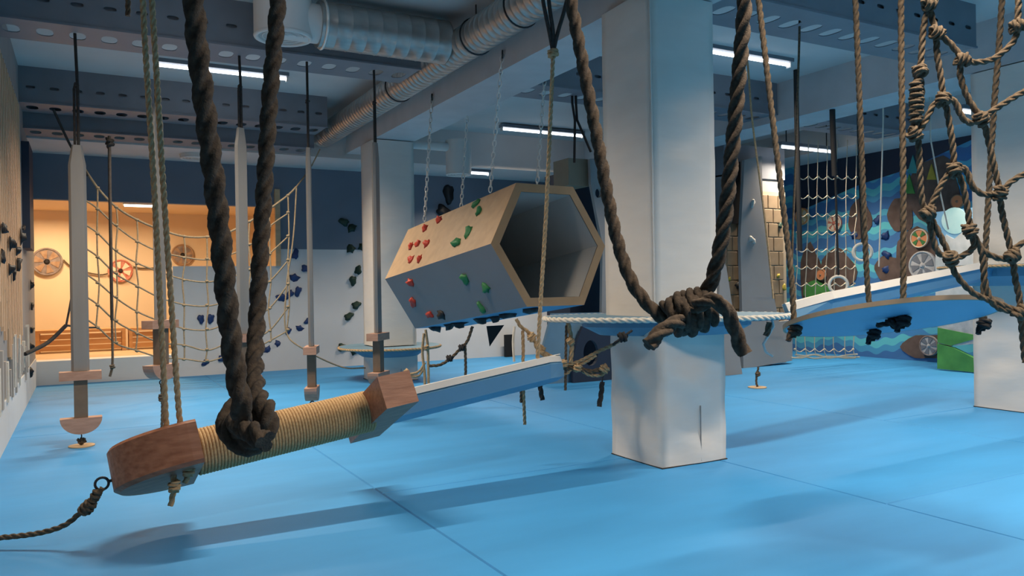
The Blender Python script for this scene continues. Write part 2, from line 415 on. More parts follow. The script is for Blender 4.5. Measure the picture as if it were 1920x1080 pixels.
def steel_beam(label, x0, x1, y, z, zt, fw_=.47, pitch=.215):
    root = thing('steel_beam', label, 'beam', ((x0+x1)/2*h, y*h, z*h))
    mb = MB(); perf_strip(mb, (x0*h, y*h, z*h), (1, 0, 0), (0, 1, 0), (0, 0, 1), (x1-x0)*h, fw_*h, pitch, .056, .095, .006, .52); mb.build('flange', 'steel_grey', root)
    mb = MB(); perf_strip(mb, (x0*h, y*h, z*h), (1, 0, 0), (0, 0, 1), (0, 1, 0), (x1-x0)*h, (zt-z)*h, pitch, .042, .016, .006, .42); mb.build('web', 'steel_grey', root)
    MB().box((x0*h, y*h+.03, z*h+.02), (x1*h, y*h+.036, zt*h-.005)).build('added_back_plate', 'steel_grey', root)  # plate added close behind the web so its slots look dark
    MB().box((x0*h, y*h-.012, z*h-.012), (x1*h, y*h+.012, z*h+.004)).build('lip', 'steel_grey', root)
    return root
steel_beam('perforated grey steel beam above the sword pommel ropes', XL, 2.31, 3.4, ZF, ZC)
steel_beam('perforated grey steel beam from which the five upright swords hang', XL, 2.31, 5.65, ZF, ZC)
steel_beam('perforated grey steel beam behind the long ceiling lamp and above the left rope net', XL, 2.25, 8.07, ZF, ZC)
steel_beam('low perforated steel beam just before the soffit above the warm side room', XL, 2.25, 8.62, 2.565, ZC, .46)
steel_beam('perforated grey steel beam over the round blue swing disc', 3.22, 5.73, 3.4, ZF, ZC)
steel_beam('perforated grey steel beam right of the tunnel chains behind the big pillar', 3.30, 6.14, 5.65, ZF, ZC)
steel_beam('perforated steel beam over the gym rings near the mural', 6.62, 8.3, 5.65, ZF, ZC)
# ---------------------------------------------------------------- ducts and diffusers
def ribbed_duct(label, a, b, r, m, pitch, name='spiral_duct', group=None):
    a, b = Vector(a), Vector(b); root = thing(name, label, 'duct', (a+b)/2)
    L = (b-a).length; d = (b-a)/L; x = d.orthogonal().normalized(); y = d.cross(x); rings = []
    n = int(L/pitch)
    for i in range(n+1):
        for (o, rr) in ((0, r), (.90, r), (.93, r*1.014), (.97, r*1.014)):
            s = min((i+o)*pitch, L)
            rings.append([a+d*s+(x*math.cos(2*math.pi*k/28)+y*math.sin(2*math.pi*k/28))*rr for k in range(28)])
    MB().loft(rings, True).build('pipe', m, root); return root
dt = ribbed_duct('long silver spiral duct running along the concrete beam above the tunnel', (2.47*h, Y0*h+.1, 2.775*h), (2.47*h, 9.05*h, 2.775*h), .125*h, 'galvanised', .085)
for yy in (4.35, 6.55, 5.0):
    mb = MB(); mb.torus((2.47*h, yy*h, 2.775*h), (0, 1, 0), .128*h, .008, 28, 6); mb.build('clamp_ring', 'metal_dark', dt)
    MB().cyl((2.47*h, yy*h, 2.9*h), (2.47*h, yy*h, 3.0*h), .006, 8).build('hanger_rod', 'metal_dark', dt)
DY = 5.30
d2 = ribbed_duct('short shiny spiral duct joining the round ceiling diffuser to the long duct', (1.42*h, DY*h, 2.80*h), (2.36*h, DY*h, 2.80*h), .155*h, 'galvanised', .12)
MB().torus((1.45*h, DY*h, 2.80*h), (1, 0, 0), .158*h, .012, 28, 6).build('clamp_ring', 'metal_zinc', d2)
def diffuser(label, x, y, zb, r, ztop, stub=None):
    root = thing('ceiling_diffuser', label, 'diffuser', (x*h, y*h, zb*h)); c = Vector((x*h, y*h, 0))
    MB().cyl(c+Vector((0, 0, zb*h+.03)), c+Vector((0, 0, ztop*h)), r*h, 36).build('drum', 'plastic_white', root)
    mb = MB(); mb.torus(c+Vector((0, 0, zb*h+.02)), (0, 0, 1), r*h*.93, r*h*.085, 36, 8); mb.build('rim', 'plastic_white', root)
    gr = MB().cyl(c+Vector((0, 0, zb*h+.02)), c+Vector((0, 0, zb*h+.028)), r*h*.9, 36).build('grille', 'grille_grey', root)
    for q in (.3, .55, .8):
        MB().torus(c+Vector((0, 0, zb*h+.018)), (0, 0, 1), r*h*.88*q, .004, 28, 5).build('grille_ring', 'plastic_white', gr)
    if stub:
        MB().cyl(c+Vector((0, 0, stub[2]*h)), Vector((stub[0]*h, y*h, stub[2]*h)), stub[1]*h, 24).build('stub_pipe', 'plastic_white', root)
    return root
diffuser('big white drum diffuser on the end of the short spiral duct', 1.19, DY, 2.665, .187, 2.99, (1.43, .13, 2.80))
dp = PD(860, 330, 9.0); diffuser('small white drum diffuser behind the tunnel chains', dp.x/h, dp.y/h, dp.z/h, .145, 2.68, (dp.x/h-.9, .05, 2.6))
MB_ = MB()
dq = PY(366, 291, 9.5); diffuser('flat round white vent under the soffit above the side room', dq.x/h, dq.y/h, 2.49, .16, 2.552)
# ---------------------------------------------------------------- tube lamps
def tube_lamp(label, x0, x1, y, z, drop, group=None, real=True, pw=1.0):
    root = thing('tube_lamp', label, 'lamp', ((x0+x1)/2*h, y*h, z*h), group)
    MB().box((x0*h, y*h-.06, z*h+.02), (x1*h, y*h+.06, z*h+.065)).build('housing', 'steel_grey', root)
    MB().cyl((x0*h+.02, y*h, z*h), (x1*h-.02, y*h, z*h), .016, 12).build('tube', 'tube_glow', root)
    for xx in (x0*h+.005, x1*h-.02):
        MB().box((xx, y*h-.03, z*h-.03), (xx+.015, y*h+.03, z*h+.03)).build('end_cap', 'plastic_white', root)
    for xx in (x0*h+.15, x1*h-.15):
        MB().cyl((xx, y*h, z*h+.06), (xx, y*h, drop*h), .008, 8).build('hanger', 'metal_dark', root)
    area_lamp((x0+x1)/2*h, y*h, z*h-.032, (x1-x0)*h-.06, LAMP_W*pw)
    return root
tube_lamp('long tube lamp between the two steel beams above the upright swords', .58, 1.69, 7.36, 2.95, 3.0, pw=1.6)
tube_lamp('bright tube lamp beside the big pillar under the grey steel beam', 4.49, 5.60, 5.0, 2.95, 3.0)
tube_lamp('tube lamp hanging behind the tunnel chains', 4.50, 5.70, 8.48, 2.93, 3.0, pw=1.2)
tube_lamp('short tube lamp under the back soffit above the tunnel', 4.25, 4.75, 9.3, 2.50, 2.55, pw=.25)
tube_lamp('tube lamp above the white cargo net near the mural', 7.35, 8.32, 6.75, 2.63, 3.0, pw=.9)
tube_lamp('tube lamp seen through the big rope net near the third pillar', 7.45, 8.3, 4.6, 2.63, 3.0, pw=.8)
# unseen lamps added behind and above the camera to light pillars and floor
for (a, y) in ((.25, 4.55), (3.9, 2.2), (1.5, 1.15), (3.9, -.6), (.6, -2.2), (7.1, 1.2)):
    tube_lamp('unseen tube lamp added outside the picture to light the room', a, a+1.11, y, 2.95, 3.0, 'added lamps out of view', pw=1.45 if a > 1 else 1.2)
# side room lamp
lp = PY(265, 404, 11.0)
root = thing('side_room_lamp', 'glowing warm ceiling lamp inside the side room', 'lamp', (lp.x, lp.y, 2.42))
MB().box((lp.x-.22, lp.y-.06, 2.405), (lp.x+.22, lp.y+.06, 2.43)).build('diffuser_panel', 'tube_glow_warm', root)
MB().box((lp.x-.24, lp.y-.075, 2.425), (lp.x+.24, lp.y+.075, 2.45)).build('housing', 'plastic_white', root)
area_lamp(lp.x, lp.y, 2.39, .44, 30, (1, .74, .45), 170, .2)
area_lamp(lp.x-1.2, lp.y+.6, 2.39, .44, 22, (1, .74, .45), 170, .2)
# ================================================================== LEFT WALL: slats, holds
ws = ws2 = wl
rnd = random.Random(5); y = 2.2*h; me_s = {}
i = 0
while y < 7.75*h:
    wd = .075; zb = (.78+.22*math.sin(y*2.1)+rnd.uniform(-.22, .16))*h
    MB().box((XL*h, y, zb), (XL*h+.018+.005*(i % 2), y+wd-.006, 2.6*h)).build('slat', 'slat_pale', ws); 
    i += 1; y += wd
y = 2.3*h; i = 0
while y < 8.6*h:
    zt = (.60+.10*math.sin(y*3.3)+rnd.uniform(-.12, .1))*h; zb = rnd.uniform(.22, .38)*h
    MB().box((XL*h, y, zb), (XL*h+.026, y+.085, zt)).build('picket', 'slat_grey' if i % 3 else 'rope_white', ws2)
    i += 1; y += rnd.uniform(.15, .26)
struct('baseboard_left', MB().box((XL*h, 1.5*h, 0), (XL*h+.012, YB*h, .30*h)), 'back_wall_paint')
p0 = PX(41, 350, XL+.05); 
nv = thing('navy_wall_panel', 'dark navy upright panel with pale edge at the end of the slats', 'panel', (XL*h, p0.y, 1.3))
MB().box((XL*h, 8.3*h, 1.42*h), (XL*h+.07, 8.9*h, 2.38*h)).build('panel', 'navy', nv)
MB().box((XL*h, 9.05*h, 1.55*h), (XL*h+.05, 9.2*h, 2.36*h)).build('pale_edge', 'plastic_white', nv)
# ---------------------------------------------------------------- climbing holds
def hold_mesh(seed, m):
    rnd = random.Random(seed); bm = bmesh.new(); bmesh.ops.create_icosphere(bm, subdivisions=2, radius=1)
    ph = [rnd.uniform(0, 6.3) for _ in range(6)]
    for v in bm.verts:
        c = v.co
        k = 1+.20*math.sin(2.3*c.x*2+ph[0])+.18*math.sin(2.9*c.y*2+ph[1])+.14*math.sin(3.1*c.z*2+ph[2])
        k *= 1-.38*math.exp(-((c.x-.35*math.cos(ph[3]))**2+(c.y-.5)**2)*3.5)*(c.z > 0)
        v.co = Vector((c.x*k, c.y*k*.85, max(c.z*k*.62, -.02)))
    me = bpy.data.meshes.new('climbing_hold'); bm.to_mesh(me); bm.free()
    me.polygons.foreach_set('use_smooth', [True]*len(me.polygons)); me.materials.append(MATS[m]); return me
HM = {}
def hold(p, nrm, size, m, parent=None, label=None, group=None, seed=None, spin=None):
    s = seed if seed is not None else random.randrange(3)
    if (m, s) not in HM: HM[(m, s)] = hold_mesh(s*7+3, m)
    nrm = Vector(nrm).normalized(); x = nrm.orthogonal().normalized(); yv = nrm.cross(x)
    a = random.uniform(0, 6.3) if spin is None else spin
    x, yv = x*math.cos(a)+yv*math.sin(a), -x*math.sin(a)+yv*math.cos(a)
    M4 = (Matrix((x, yv, nrm)).transposed() @ Matrix.Diagonal((size*random.uniform(.85, 1.15), size*random.uniform(.75, 1.0), size*1.0))).to_4x4()
    M4.translation = Vector(p)
    o = inst(HM[(m, s)], 'climbing_hold', parent, M4)
    if label: tag(o, label, 'climbing hold', group)
    return o
for (x, y, s) in ((4, 428, .06), (3, 482, .05), (18, 456, .07), (30, 470, .06), (38, 445, .075), (42, 428, .05), (17, 505, .065), (32, 495, .06), (24, 515, .05)):
    q = PX(x, y, XL+.028); hold(q, (1, 0, 0), s, 'hold_black', None, 'black climbing hold on the pale slats of the left wall', 'black holds on the slats')
for (x, y) in ((57, 535), (58, 575), (57, 618), (57, 650), (56, 698), (52, 410), (50, 385)):
    q = PX(x, y, XL+.01); hold(q, (1, 0, 0), .06, 'hold_black', None, 'black climbing hold on the grey left wall past the slats', 'black holds past the slats')
YBW = YB-.002
for (x, y) in ((553, 477), (573, 503), (552, 520), (559, 546), (543, 552), (527, 557), (376, 598), (394, 597), (540, 620), (562, 615), (577, 601), (520, 644), (501, 655), (385, 679), (415, 672), (462, 560)):
    q = PY(x, y, YBW); hold(q, (0, -1, 0), .07 if y < 600 else .055, 'hold_blue', None, *(('blue climbing hold low on the half wall behind the cargo net', 'blue holds behind the cargo net') if x < 470 else ('blue climbing hold in the cluster beside the wooden post', 'blue holds beside the post') if y < 560 else ('small blue climbing hold in the slanting row under the cluster', 'blue holds in the slanting row')))
for (x, y) in ((645, 417), (660, 428), (658, 467), (679, 462), (672, 507), (661, 526), (668, 573), (654, 594), (642, 651), (665, 657)):
    q = PY(x, y, YBW); hold(q, (0, -1, 0), .08, 'hold_darkgreen', None, *(('dark green climbing hold on the blue painted wall beside the far pillar', 'green holds on blue paint') if y < 470 else ('dark green climbing hold on the white wall beside the far pillar', 'green holds on white paint')))
for (x, y) in ((840, 363), (833, 396)):
    q = PY(x, y, YBW); o = hold(q, (0, -1, 0), .15, 'hold_black', None, 'large black hold high on the back wall behind the tunnel', 'black holds behind the tunnel')
# ================================================================== SIDE ROOM: benches, shields
def bench(label, xa, xb, y, zt, boards=3):
    z0 = kz; root = thing('wooden_bench', label, 'bench', ((xa+xb)/2, y, z0))
    MB().box((xa, y, zt-.04), (xb, y+.38, zt)).build('seat', 'bench_wood', root)
    for i in range(boards):
        a = z0+.03+(zt-.05-z0-.03)*i/boards; b = z0+.03+(zt-.05-z0-.03)*(i+1)/boards-.012
        MB().box((xa+.02, y+.03, a), (xb-.02, y+.05, b)).build('front_board', 'bench_wood', root)
    for xx in (xa, xb-.05): MB().box((xx, y, z0), (xx+.05, y+.36, zt-.04)).build('end_panel', 'bench_wood', root)
byy = yb+1.5
fx = lambda px: PY(px, 640, byy/h).x
bench('long wooden bench against the side room wall', fx(66), fx(236), byy, PY(150, 618, byy/h).z)
bench('short wooden bench next to the half wall of the side room', fx(242), fx(318), byy, PY(280, 614, byy/h).z)
def shield(name, label, c, nrm, R, m, ring='sh_cream', spokes=0, spoke_m=None, boss='metal_dark', cat='shield', group=None):
    c = Vector(c); nrm = Vector(nrm).normalized(); root = thing(name, label, cat, c, group)
    x = nrm.orthogonal().normalized(); yv = nrm.cross(x)
    MB().cyl(c, c+nrm*.03, R, 36).build('face', m, root)
    MB().torus(c+nrm*.03, nrm, R*.94, R*.07, 36, 8).build('rim', ring, root)
    for i in range(spokes):
        a0 = 2*math.pi*i/spokes; pts = [c+nrm*.031+(x*math.cos(a0+t)+yv*math.sin(a0+t))*R*q for t, q in ((-.28, .25), (-.30, .84), (.30, .84), (.28, .25))]
        MB().prism(pts, nrm*.006).build('painted_segment', spoke_m, root)
    MB().cyl(c+nrm*.03, c+nrm*.06, R*.2, 18, R*.08).build('boss', boss, root)
    return root
wy = (ry-.012)/h
for (x, y, r, m, rg, lb) in ((88, 491, 26, 'sh_grey', 'sh_grey', 'grey brown round shield on the side room wall above the bench'), (226, 508, 21, 'sh_red', 'sh_red', 'red round shield on the side room wall behind the rope net'), (342, 478, 20, 'sh_brown', 'sh_brown', 'brown round shield on the side room wall above the half wall')):
    c = PY(x, y, wy); shield('round_shield', lb, c, (0, -1, 0), r/F*(c-CAM).dot(fw), m, rg, 6, 'sh_cream' if m == 'sh_red' else 'sh_brown' if m == 'sh_grey' else 'sh_grey')
for (pts, lb) in (([(119, 487), (126, 494), (144, 506), (186, 515), (202, 513)], 'thin rope draped between grey and red shields on side room wall'), ([(250, 500), (266, 503), (298, 501), (319, 490)], 'thin rope draped between red and brown shields on side room wall')):
    mb = MB(); mb.rope([PY(x, y, wy-.02) for x, y in pts], .012, False); tag(mb.build('draped_rope', 'rope_brown'), lb, 'rope')
# ================================================================== UPRIGHT HANGING SWORDS
GH = .105
def hanging_sword(label, px, pyg, ptop, theta, Y=5.89, anchor=True):
    b = PY(px, pyg, Y); zg = b.z; x, y = b.x, b.y
    root = thing('hanging_sword', label, 'sword', (x, y, zg-.39*h), 'upright swords hanging from the steel beam')
    vd = Vector((x, y, 0)).normalized(); sd = Vector((vd.y, -vd.x, 0))
    wdir = sd*math.cos(theta)+vd*math.sin(theta); tdir = Vector((-wdir.y, wdir.x, 0)); c = Vector((x, y, 0))
    def prof(w, t, z): return [c+wdir*(-w)+Vector((0, 0, z)), c+tdir*(-t)+Vector((0, 0, z)), c+wdir*w+Vector((0, 0, z)), c+tdir*t+Vector((0, 0, z))]
    def prof6(w, t, z): return [c+wdir*(a*w)+tdir*(b_*t)+Vector((0, 0, z)) for a, b_ in ((-1, 0), (-.72, -1), (.72, -1), (1, 0), (.72, 1), (-.72, 1))]
    bw_, bt = .053*h, .017*h; zt = zg+1.51*h
    MB().loft([prof6(bw_, bt, zg+.03*h), prof6(bw_*.98, bt, zt-.13*h), prof6(bw_*.55, bt*.8, zt)]).build('blade', 'blade_grey', root)
    MB().obox(c+Vector((0, 0, zg)), wdir*.122*h, tdir*.047*h, (0, 0, .028*h)).build('guard', 'wood_pink', root)
    MB().obox(c+Vector((0, 0, zg-.15*h)), wdir*.040*h, tdir*.030*h, (0, 0, .125*h)).build('grip', 'brown_grip', root)
    poly = [c+wdir*(math.cos(a)*.122*h)-tdir*.045*h+Vector((0, 0, zg-.275*h-math.sin(a)*.105*h)) for a in np.linspace(0, math.pi, 16)]
    MB().prism(poly, tdir*.09*h).build('pommel', 'wood_pink', root)
    # hook below, strap above to the beam
    MB().torus(c+Vector((0, 0, zg-.40*h)), wdir, .018, .005, 14, 6).build('hook', 'metal_dark', root)
    zz = ZF*h+.02; mid = zt+.5*(zz-zt)
    st = MB(); st.tube([c+wdir*.012+Vector((0, 0, zt-.12)), c+wdir*.012+Vector((0, 0, mid)), c+Vector((0, 0, zz))], .011, 8)
    st.tube([c-wdir*.012+Vector((0, 0, zt-.12)), c-wdir*.012+Vector((0, 0, mid)), c+Vector((0, 0, mid+.05))], .009, 8)
    st.knot(c+Vector((0, 0, mid+.03)), (0, 0, 1), .016, .010, 1.5, False); s = st.build('strap', 'strap_dark', root)
    if anchor:
        a = MB(); zb = zg-.415*h; L = max(zb-.02, .03)
        a.rope([c+Vector((0, 0, zb)), c+Vector((.004, 0, zb-.4*L)), c+Vector((-.006, 0, .012))], .011)
        a.knot(c+Vector((0, 0, max(zb-.10, .04))), (0, 0, 1) if L > .15 else wdir, .017, .011, 3 if L > .15 else 2.5)
        a.build('tether', 'rope_brown', root)
        pl = MB(); pl.cyl(c+Vector((0, 0, .001)), c+Vector((0, 0, .009)), .09, 24)
        tag(pl.build('floor_plate', 'wood_pale'), 'round wooden floor plate under the sword %s' % label.split('sword ')[-1], 'floor plate')
    return root
hanging_sword('upright hanging sword nearest the slatted left wall', 151, 704, 0, 0.0)
hanging_sword('upright hanging sword behind the two thin tan ropes', 301, 608, 0, math.radians(47))
hanging_sword('upright hanging sword behind the thick dark rope loop', 457, 634, 0, math.radians(38))
hanging_sword('upright thin edge-on hanging sword in front of the blue holds', 584, 656, 0, math.radians(84))
hanging_sword('upright hanging sword in front of the far padded pillar', 709, 631, 0, math.radians(68))
# ================================================================== GIANT LYING SWORD (balance beam)
A0 = PD(352, 852, 3.30); A1 = PD(1042, 686, 4.30)
a = (A1-A0).normalized(); bh = Vector((0, 0, 1)).cross(a).normalized()
if bh.dot(-fw) < 0: bh = -bh
v_ = a.cross(bh); v_ = v_ if v_.z > 0 else -v_
gd = (bh*.912+v_*.409).normalized(); pd_ = (v_*.912-bh*.409).normalized()
LS = (A1-A0).length
S = thing('sword_beam', 'giant lying wooden sword with rope-wrapped grip hung just above the blue floor', 'sword', (A0.x, A0.y, 0))
# pommel: half disc
poly = [A0-a*(math.sin(t)*.32*h)+gd*(math.cos(t)*.215*h)-pd_*.085*h+a*.03 for t in np.linspace(0, math.pi, 28)]
inn = lambda k, o: [A0+a*.03+(q-(A0+a*.03)+pd_*.085*h)*k+pd_*o for q in poly]
MB().loft([inn(.94, -.090*h), inn(1, -.075*h), inn(1, .078*h), inn(.97, .09*h)], False).build('pommel', 'wood_red', S)
# grip core and wrapping
gs = A0+a*.03; ge = A0+a*(LS*.425); gr_r = .092*h
gp = MB().cyl(gs, ge, gr_r*.93, 24).build('grip', 'brown_grip', S)
turns = 58; pts = []
for i in range(turns*22+1):
    t = i/(turns*22); ang = 2*math.pi*turns*t
    pts.append(gs+(ge-gs)*t+(gd*math.cos(ang)+pd_*math.sin(ang))*gr_r)
MB().tube(pts, (ge-gs).length/turns*.52, 6).build('grip_wrapping', 'rope_grip', gp)
# guard bar with tapered collar
gc = A0+a*(LS*.452)
gdw = MB().obox(gc, a*.078*h, gd*.30*h, pd_*.075*h).build('guard', 'wood_red', S)
# blade: broad blue body with pale edges
bs, be = gc+a*.07*h, A1
prof = lambda c, k=1: [c+gd*(i*h*k)+pd_*(j*h) for i, j in ((-.115, 0), (-.07, -.075), (.07, -.075), (.115, -.01), (.08, .040), (-.08, .040))]
bl = MB().loft([prof(bs), prof(be-a*.12), prof(be, .6)]).build('blade', 'blade_blue', S)
for sgn in (1, -1):
    q = [(sgn*.096, .0), (sgn*.121, .0), (sgn*.121, .032), (sgn*.090, .042)]
    MB().loft([[c+gd*(i*h*k)+pd_*(j*h) for i, j in q] for c, k in ((bs, 1), (be-a*.12, 1), (be, .6))]).build('blade_edge', 'blade_white', bl)
MB().obox((bs+be)/2+pd_*.041*h, a*((be-bs).length/2), gd*.08*h, pd_*.003).build('blade_top', 'blade_white', bl)
# knots under the pommel where the ropes pass through
kn1 = PD(352, 884, 3.22); kn2 = PD(326, 912, 3.16)
# ring at the tip
rp = PD(191, 907, 3.12)
MB().torus(rp, bh, .028, .006, 18, 6).build('ring', 'metal_dark', S)
MB().cyl(rp+(A0-rp).normalized()*.026, rp+(A0-rp).normalized()*.16, .007, 8).build('eye_bolt', 'metal_dark', S)
# thin suspension ropes
def simple_rope(name, label, parts, m, r, d, group=None, cat='rope', knots=(), fine=True, extra=None):
    P = [path(p, d) for p in parts]
    root = thing(name, label, cat, min((q for p in P for q in p), key=lambda q: q.z), group)
    for p in P:
        mb = MB(); mb.rope(p, r, fine); mb.build('rope', m, root)
    for kx, ky, kd, ax, R, tn in knots:
        mb = MB(); c = PD(kx, ky, kd); axv = rt*ax[0]+up*ax[1]; mb.knot(c, axv, R, r, tn, fine); mb.build('knot', m, root)
    return root
simple_rope('hanging_rope', 'thin tan rope with dark upper part holding the pommel of the lying sword', [[(264, -120), (268, 0), (275, 130), (289, 350), (300, 560), (307, 700), (313, 815), (323, 870), (326, 912), (320, 948)]], 'rope_tan', .0135, 3.17, knots=[(327, 912, 3.14, (0, 1), .018, 2)])
simple_rope('hanging_rope', 'thin tan rope running down into the pommel of the lying sword beside its grip', [[(280, -120), (285, 0), (293, 130), (305, 330), (318, 520), (330, 700), (339, 805), (350, 850), (354, 882), (347, 905)]], 'rope_tan', .0135, 3.19, knots=[(354, 882, 3.17, (0, 1), .018, 2)])
simple_rope('tether_rope', 'tan rope knotted to the ring on the lying sword pommel', [[(191, 915), (185, 925), (170, 945), (152, 960), (120, 985), (70, 1000), (0, 1008), (-50, 1010), (-88, 1006)]], 'rope_brown', .0125, 3.1, knots=[(163, 952, 3.1, (.6, .6), .021, 3), (179, 930, 3.1, (.4, .7), .013, 3)])
simple_rope('hanging_rope', 'thin tan rope holding the blade end of the lying sword', [[(1037, 105), (1033, 200), (1024, 400), (1014, 560), (1008, 672)]], 'rope_tan', .0125, 4.15, knots=[(1037, 100, 4.15, (0, 1), .026, 2)])
simple_rope('strap_fork', 'dark forked straps knotted above the tan rope of the lying sword', [[(1012, -60), (1018, 0), (1030, 60), (1037, 98)], [(1024, -60), (1030, 10), (1037, 60), (1037, 95)], [(1070, -30), (1058, 20), (1046, 60), (1038, 95)]], 'strap_dark', .012, 4.14, cat='strap', fine=False)
simple_rope('rope_end', 'frayed short rope end dangling beside the tan pommel ropes', [[(239, -90), (240, 0), (240, 30)]], 'rope_brown', .012, 3.3)
# ================================================================== THICK FOREGROUND ROPES
def rope_thing(name, label, cat, ropes, m, base):
    root = thing(name, label, cat, base)
    for nm, pts, r in ropes:
        mb = MB(); mb.rope(pts, r); mb.build(nm, m, root)
    return root
R_ = .0232; k = 1.62
ring1 = [(478, 690, 1.76), (480, 738, 1.66), (506, 775, 1.58), (508, 815, 1.57), (478, 846, 1.57), (437, 838, 1.57), (418, 800, 1.60), (432, 765, 1.66), (466, 752, 1.72), (498, 770, 1.74), (500, 815, 1.72), (465, 838, 1.70), (432, 812, 1.68)]
left1 = [(361, -70, 1.5), (368, 60, 1.5), (384, 200, 1.5), (403, 350, 1.5), (419, 500, 1.5), (431, 620, 1.5), (444, 710, 1.5), (452, 752, 1.49), (452, 790, 1.52), (446, 815, 1.60)]
right1 = [(526, -70, 1.92), (517, 60, 1.92), (507, 170, 1.92), (497, 330, 1.92), (488, 480, 1.9), (482, 600, 1.86), (478, 690, 1.76)]
stub1 = [(440, 792, 1.60), (456, 802, 1.52), (476, 812, 1.46), (498, 829, 1.43)]
def coil(c, ax, R, turns, r, L):
    x = ax.orthogonal().normalized(); y = ax.cross(x)
    return [c+ax*(L*(t-.5))+(x*math.cos(2*math.pi*turns*t)+y*math.sin(2*math.pi*turns*t))*R*(.8+.25*math.sin(math.pi*t)) for t in np.linspace(0, 1, int(turns*12))]
kl = PD(464, 803, 1.70)
loopk = [(478, 690, 1.76), (484, 742, 1.66), (502, 772, 1.58), (500, 812, 1.56), (474, 836, 1.56), (440, 828, 1.57), (424, 798, 1.60), (436, 766, 1.66), (462, 756, 1.70), (492, 776, 1.66), (492, 815, 1.62), (462, 832, 1.62), (436, 812, 1.66), (440, 785, 1.72)]
rope_thing('knotted_rope_loop', 'thick dark rope loop ending in a big round knot before the lying sword', 'rope',
    [('rope', path(left1, 1), R_), ('rope', path(right1+loopk[1:], 1), R_), ('knot', coil(kl, (rt*.4+up*.9).normalized(), .036, 2.4, R_, .07), R_), ('rope_end', path(stub1, 1), R_)], 'rope_dark', PD(465, 855, 1.6))
L2 = [(1060, -70, 2.3), (1074, 20, 2.3), (1095, 130, 2.3), (1120, 260, 2.28), (1140, 370, 2.26), (1160, 460, 2.24), (1188, 535, 2.2), (1232, 588, 2.16), (1262, 606, 2.15)]
R2 = [(1400, -70, 2.1), (1394, 40, 2.1), (1385, 150, 2.1), (1375, 260, 2.1), (1364, 370, 2.1), (1353, 450, 2.1), (1338, 515, 2.11), (1318, 560, 2.13), (1300, 580, 2.15)]
kc = PD(1292, 586, 2.13); kax = (rt*.95+up*.28-fw*.1).normalized()
tailR = [(1305, 575, 2.06), (1335, 562, 2.03), (1358, 577, 2.03), (1374, 608, 2.04), (1385, 640, 2.05), (1396, 664, 2.05)]
tailL = [(1285, 600, 2.1), (1262, 608, 2.05), (1240, 622, 2.02), (1215, 648, 2.0)]
rope_thing('knotted_rope_loop', 'thick brown rope in a wide loop with big coiled knot before the pillar', 'rope',
    [('rope', path(L2, 1), R_*.92), ('rope', path(R2, 1), R_), ('knot', coil(kc, kax, .052, 3.6, R_, .125), R_),
     ('knot', coil(kc+up*.004-fw*.004, (rt*.2+up*.95-fw*.3).normalized(), .046, 1.6, R_, .05), R_),
     ('rope_end', path(tailR, 1), R_), ('rope_end', path(tailL, 1), R_)], 'rope_dark', PD(1292, 650, 2.1))
# ================================================================== ROUND SWING DISC
dc = PD(1665, 597, 2.9); Rd = 188*2.9*h/F
dx = (rt+up*.052).normalized(); dfw = (fw*math.cos(math.radians(12.6))-Vector((0, 0, 1))*math.sin(math.radians(12.6)))
dfw = (dfw-dx*dfw.dot(dx)).normalized(); dn = dx.cross(dfw); dn = dn if dn.z > 0 else -dn
D = thing('swing_disc', 'round blue swing disc with brown rim hanging on four dark ropes', 'swing', dc-dn*.1)
dr = lambda R, o: [dc+(dx*math.cos(t)+dfw*math.sin(t))*R+dn*o for t in np.linspace(0, 2*math.pi, 64, endpoint=False)]
MB().loft([dr(Rd*.985, -.009), dr(Rd*.985, .009)]).build('disc', 'disc_blue', D)
MB().loft([dr(Rd, -.009), dr(Rd, .0095), dr(Rd*.975, .0098), dr(Rd*.975, -.0092), dr(Rd, -.009)], cap=False).build('rim', 'wood_ply_dark', D)
def disc_rope(hx_, hy_, tops, m='rope_dark', tail=.05):
    r = ray(hx_, hy_); p = CAM+r*((dc-CAM).dot(dn)/r.dot(dn))
    dd = (p-CAM).dot(fw)/h
    mb = MB(); mb.rope([p-dn*tail, p]+[PD(x, y, dd+(2.9-dd)*k/len(tops)) for k, (x, y) in enumerate(tops)], .0125); mb.build('rope', 'rope_brown', D)
    mb = MB(); mb.knot(p-dn*.030, (dx*.4+dn).normalized(), .019, .0125, 2.4); mb.rope([p-dn*.03, p-dn*.04-dx*.02, p-dn*.075-dx*.035], .0115); mb.build('knot', m, D)
disc_rope(1489, 606, [(1484, 520), (1476, 450), (1452, 250), (1432, 80), (1416, -60), (1405, -190)])
disc_rope(1637, 614, [(1627, 540), (1620, 400), (1613, 220), (1604, 0), (1597, -190)], 'strap_black')
disc_rope(1692, 588, [(1694, 520), (1693, 300), (1690, 100), (1689, -190)], 'strap_black')
disc_rope(1843, 594, [(1845, 520), (1853, 380), (1864, 200), (1875, 60), (1890, -190)], 'strap_black')
r = ray(1680, 592); pk = CAM+r*((dc-CAM).dot(dn)/r.dot(dn))-dn*.02
mb = MB(); mb.knot(pk, (dx*.8+dn*.4).normalized(), .02, .012, 3, True, .07); mb.rope([pk, pk-dx*.04-dn*.012, pk-dx*.085-dn*.016], .011); mb.build('lashing', 'strap_black', D)
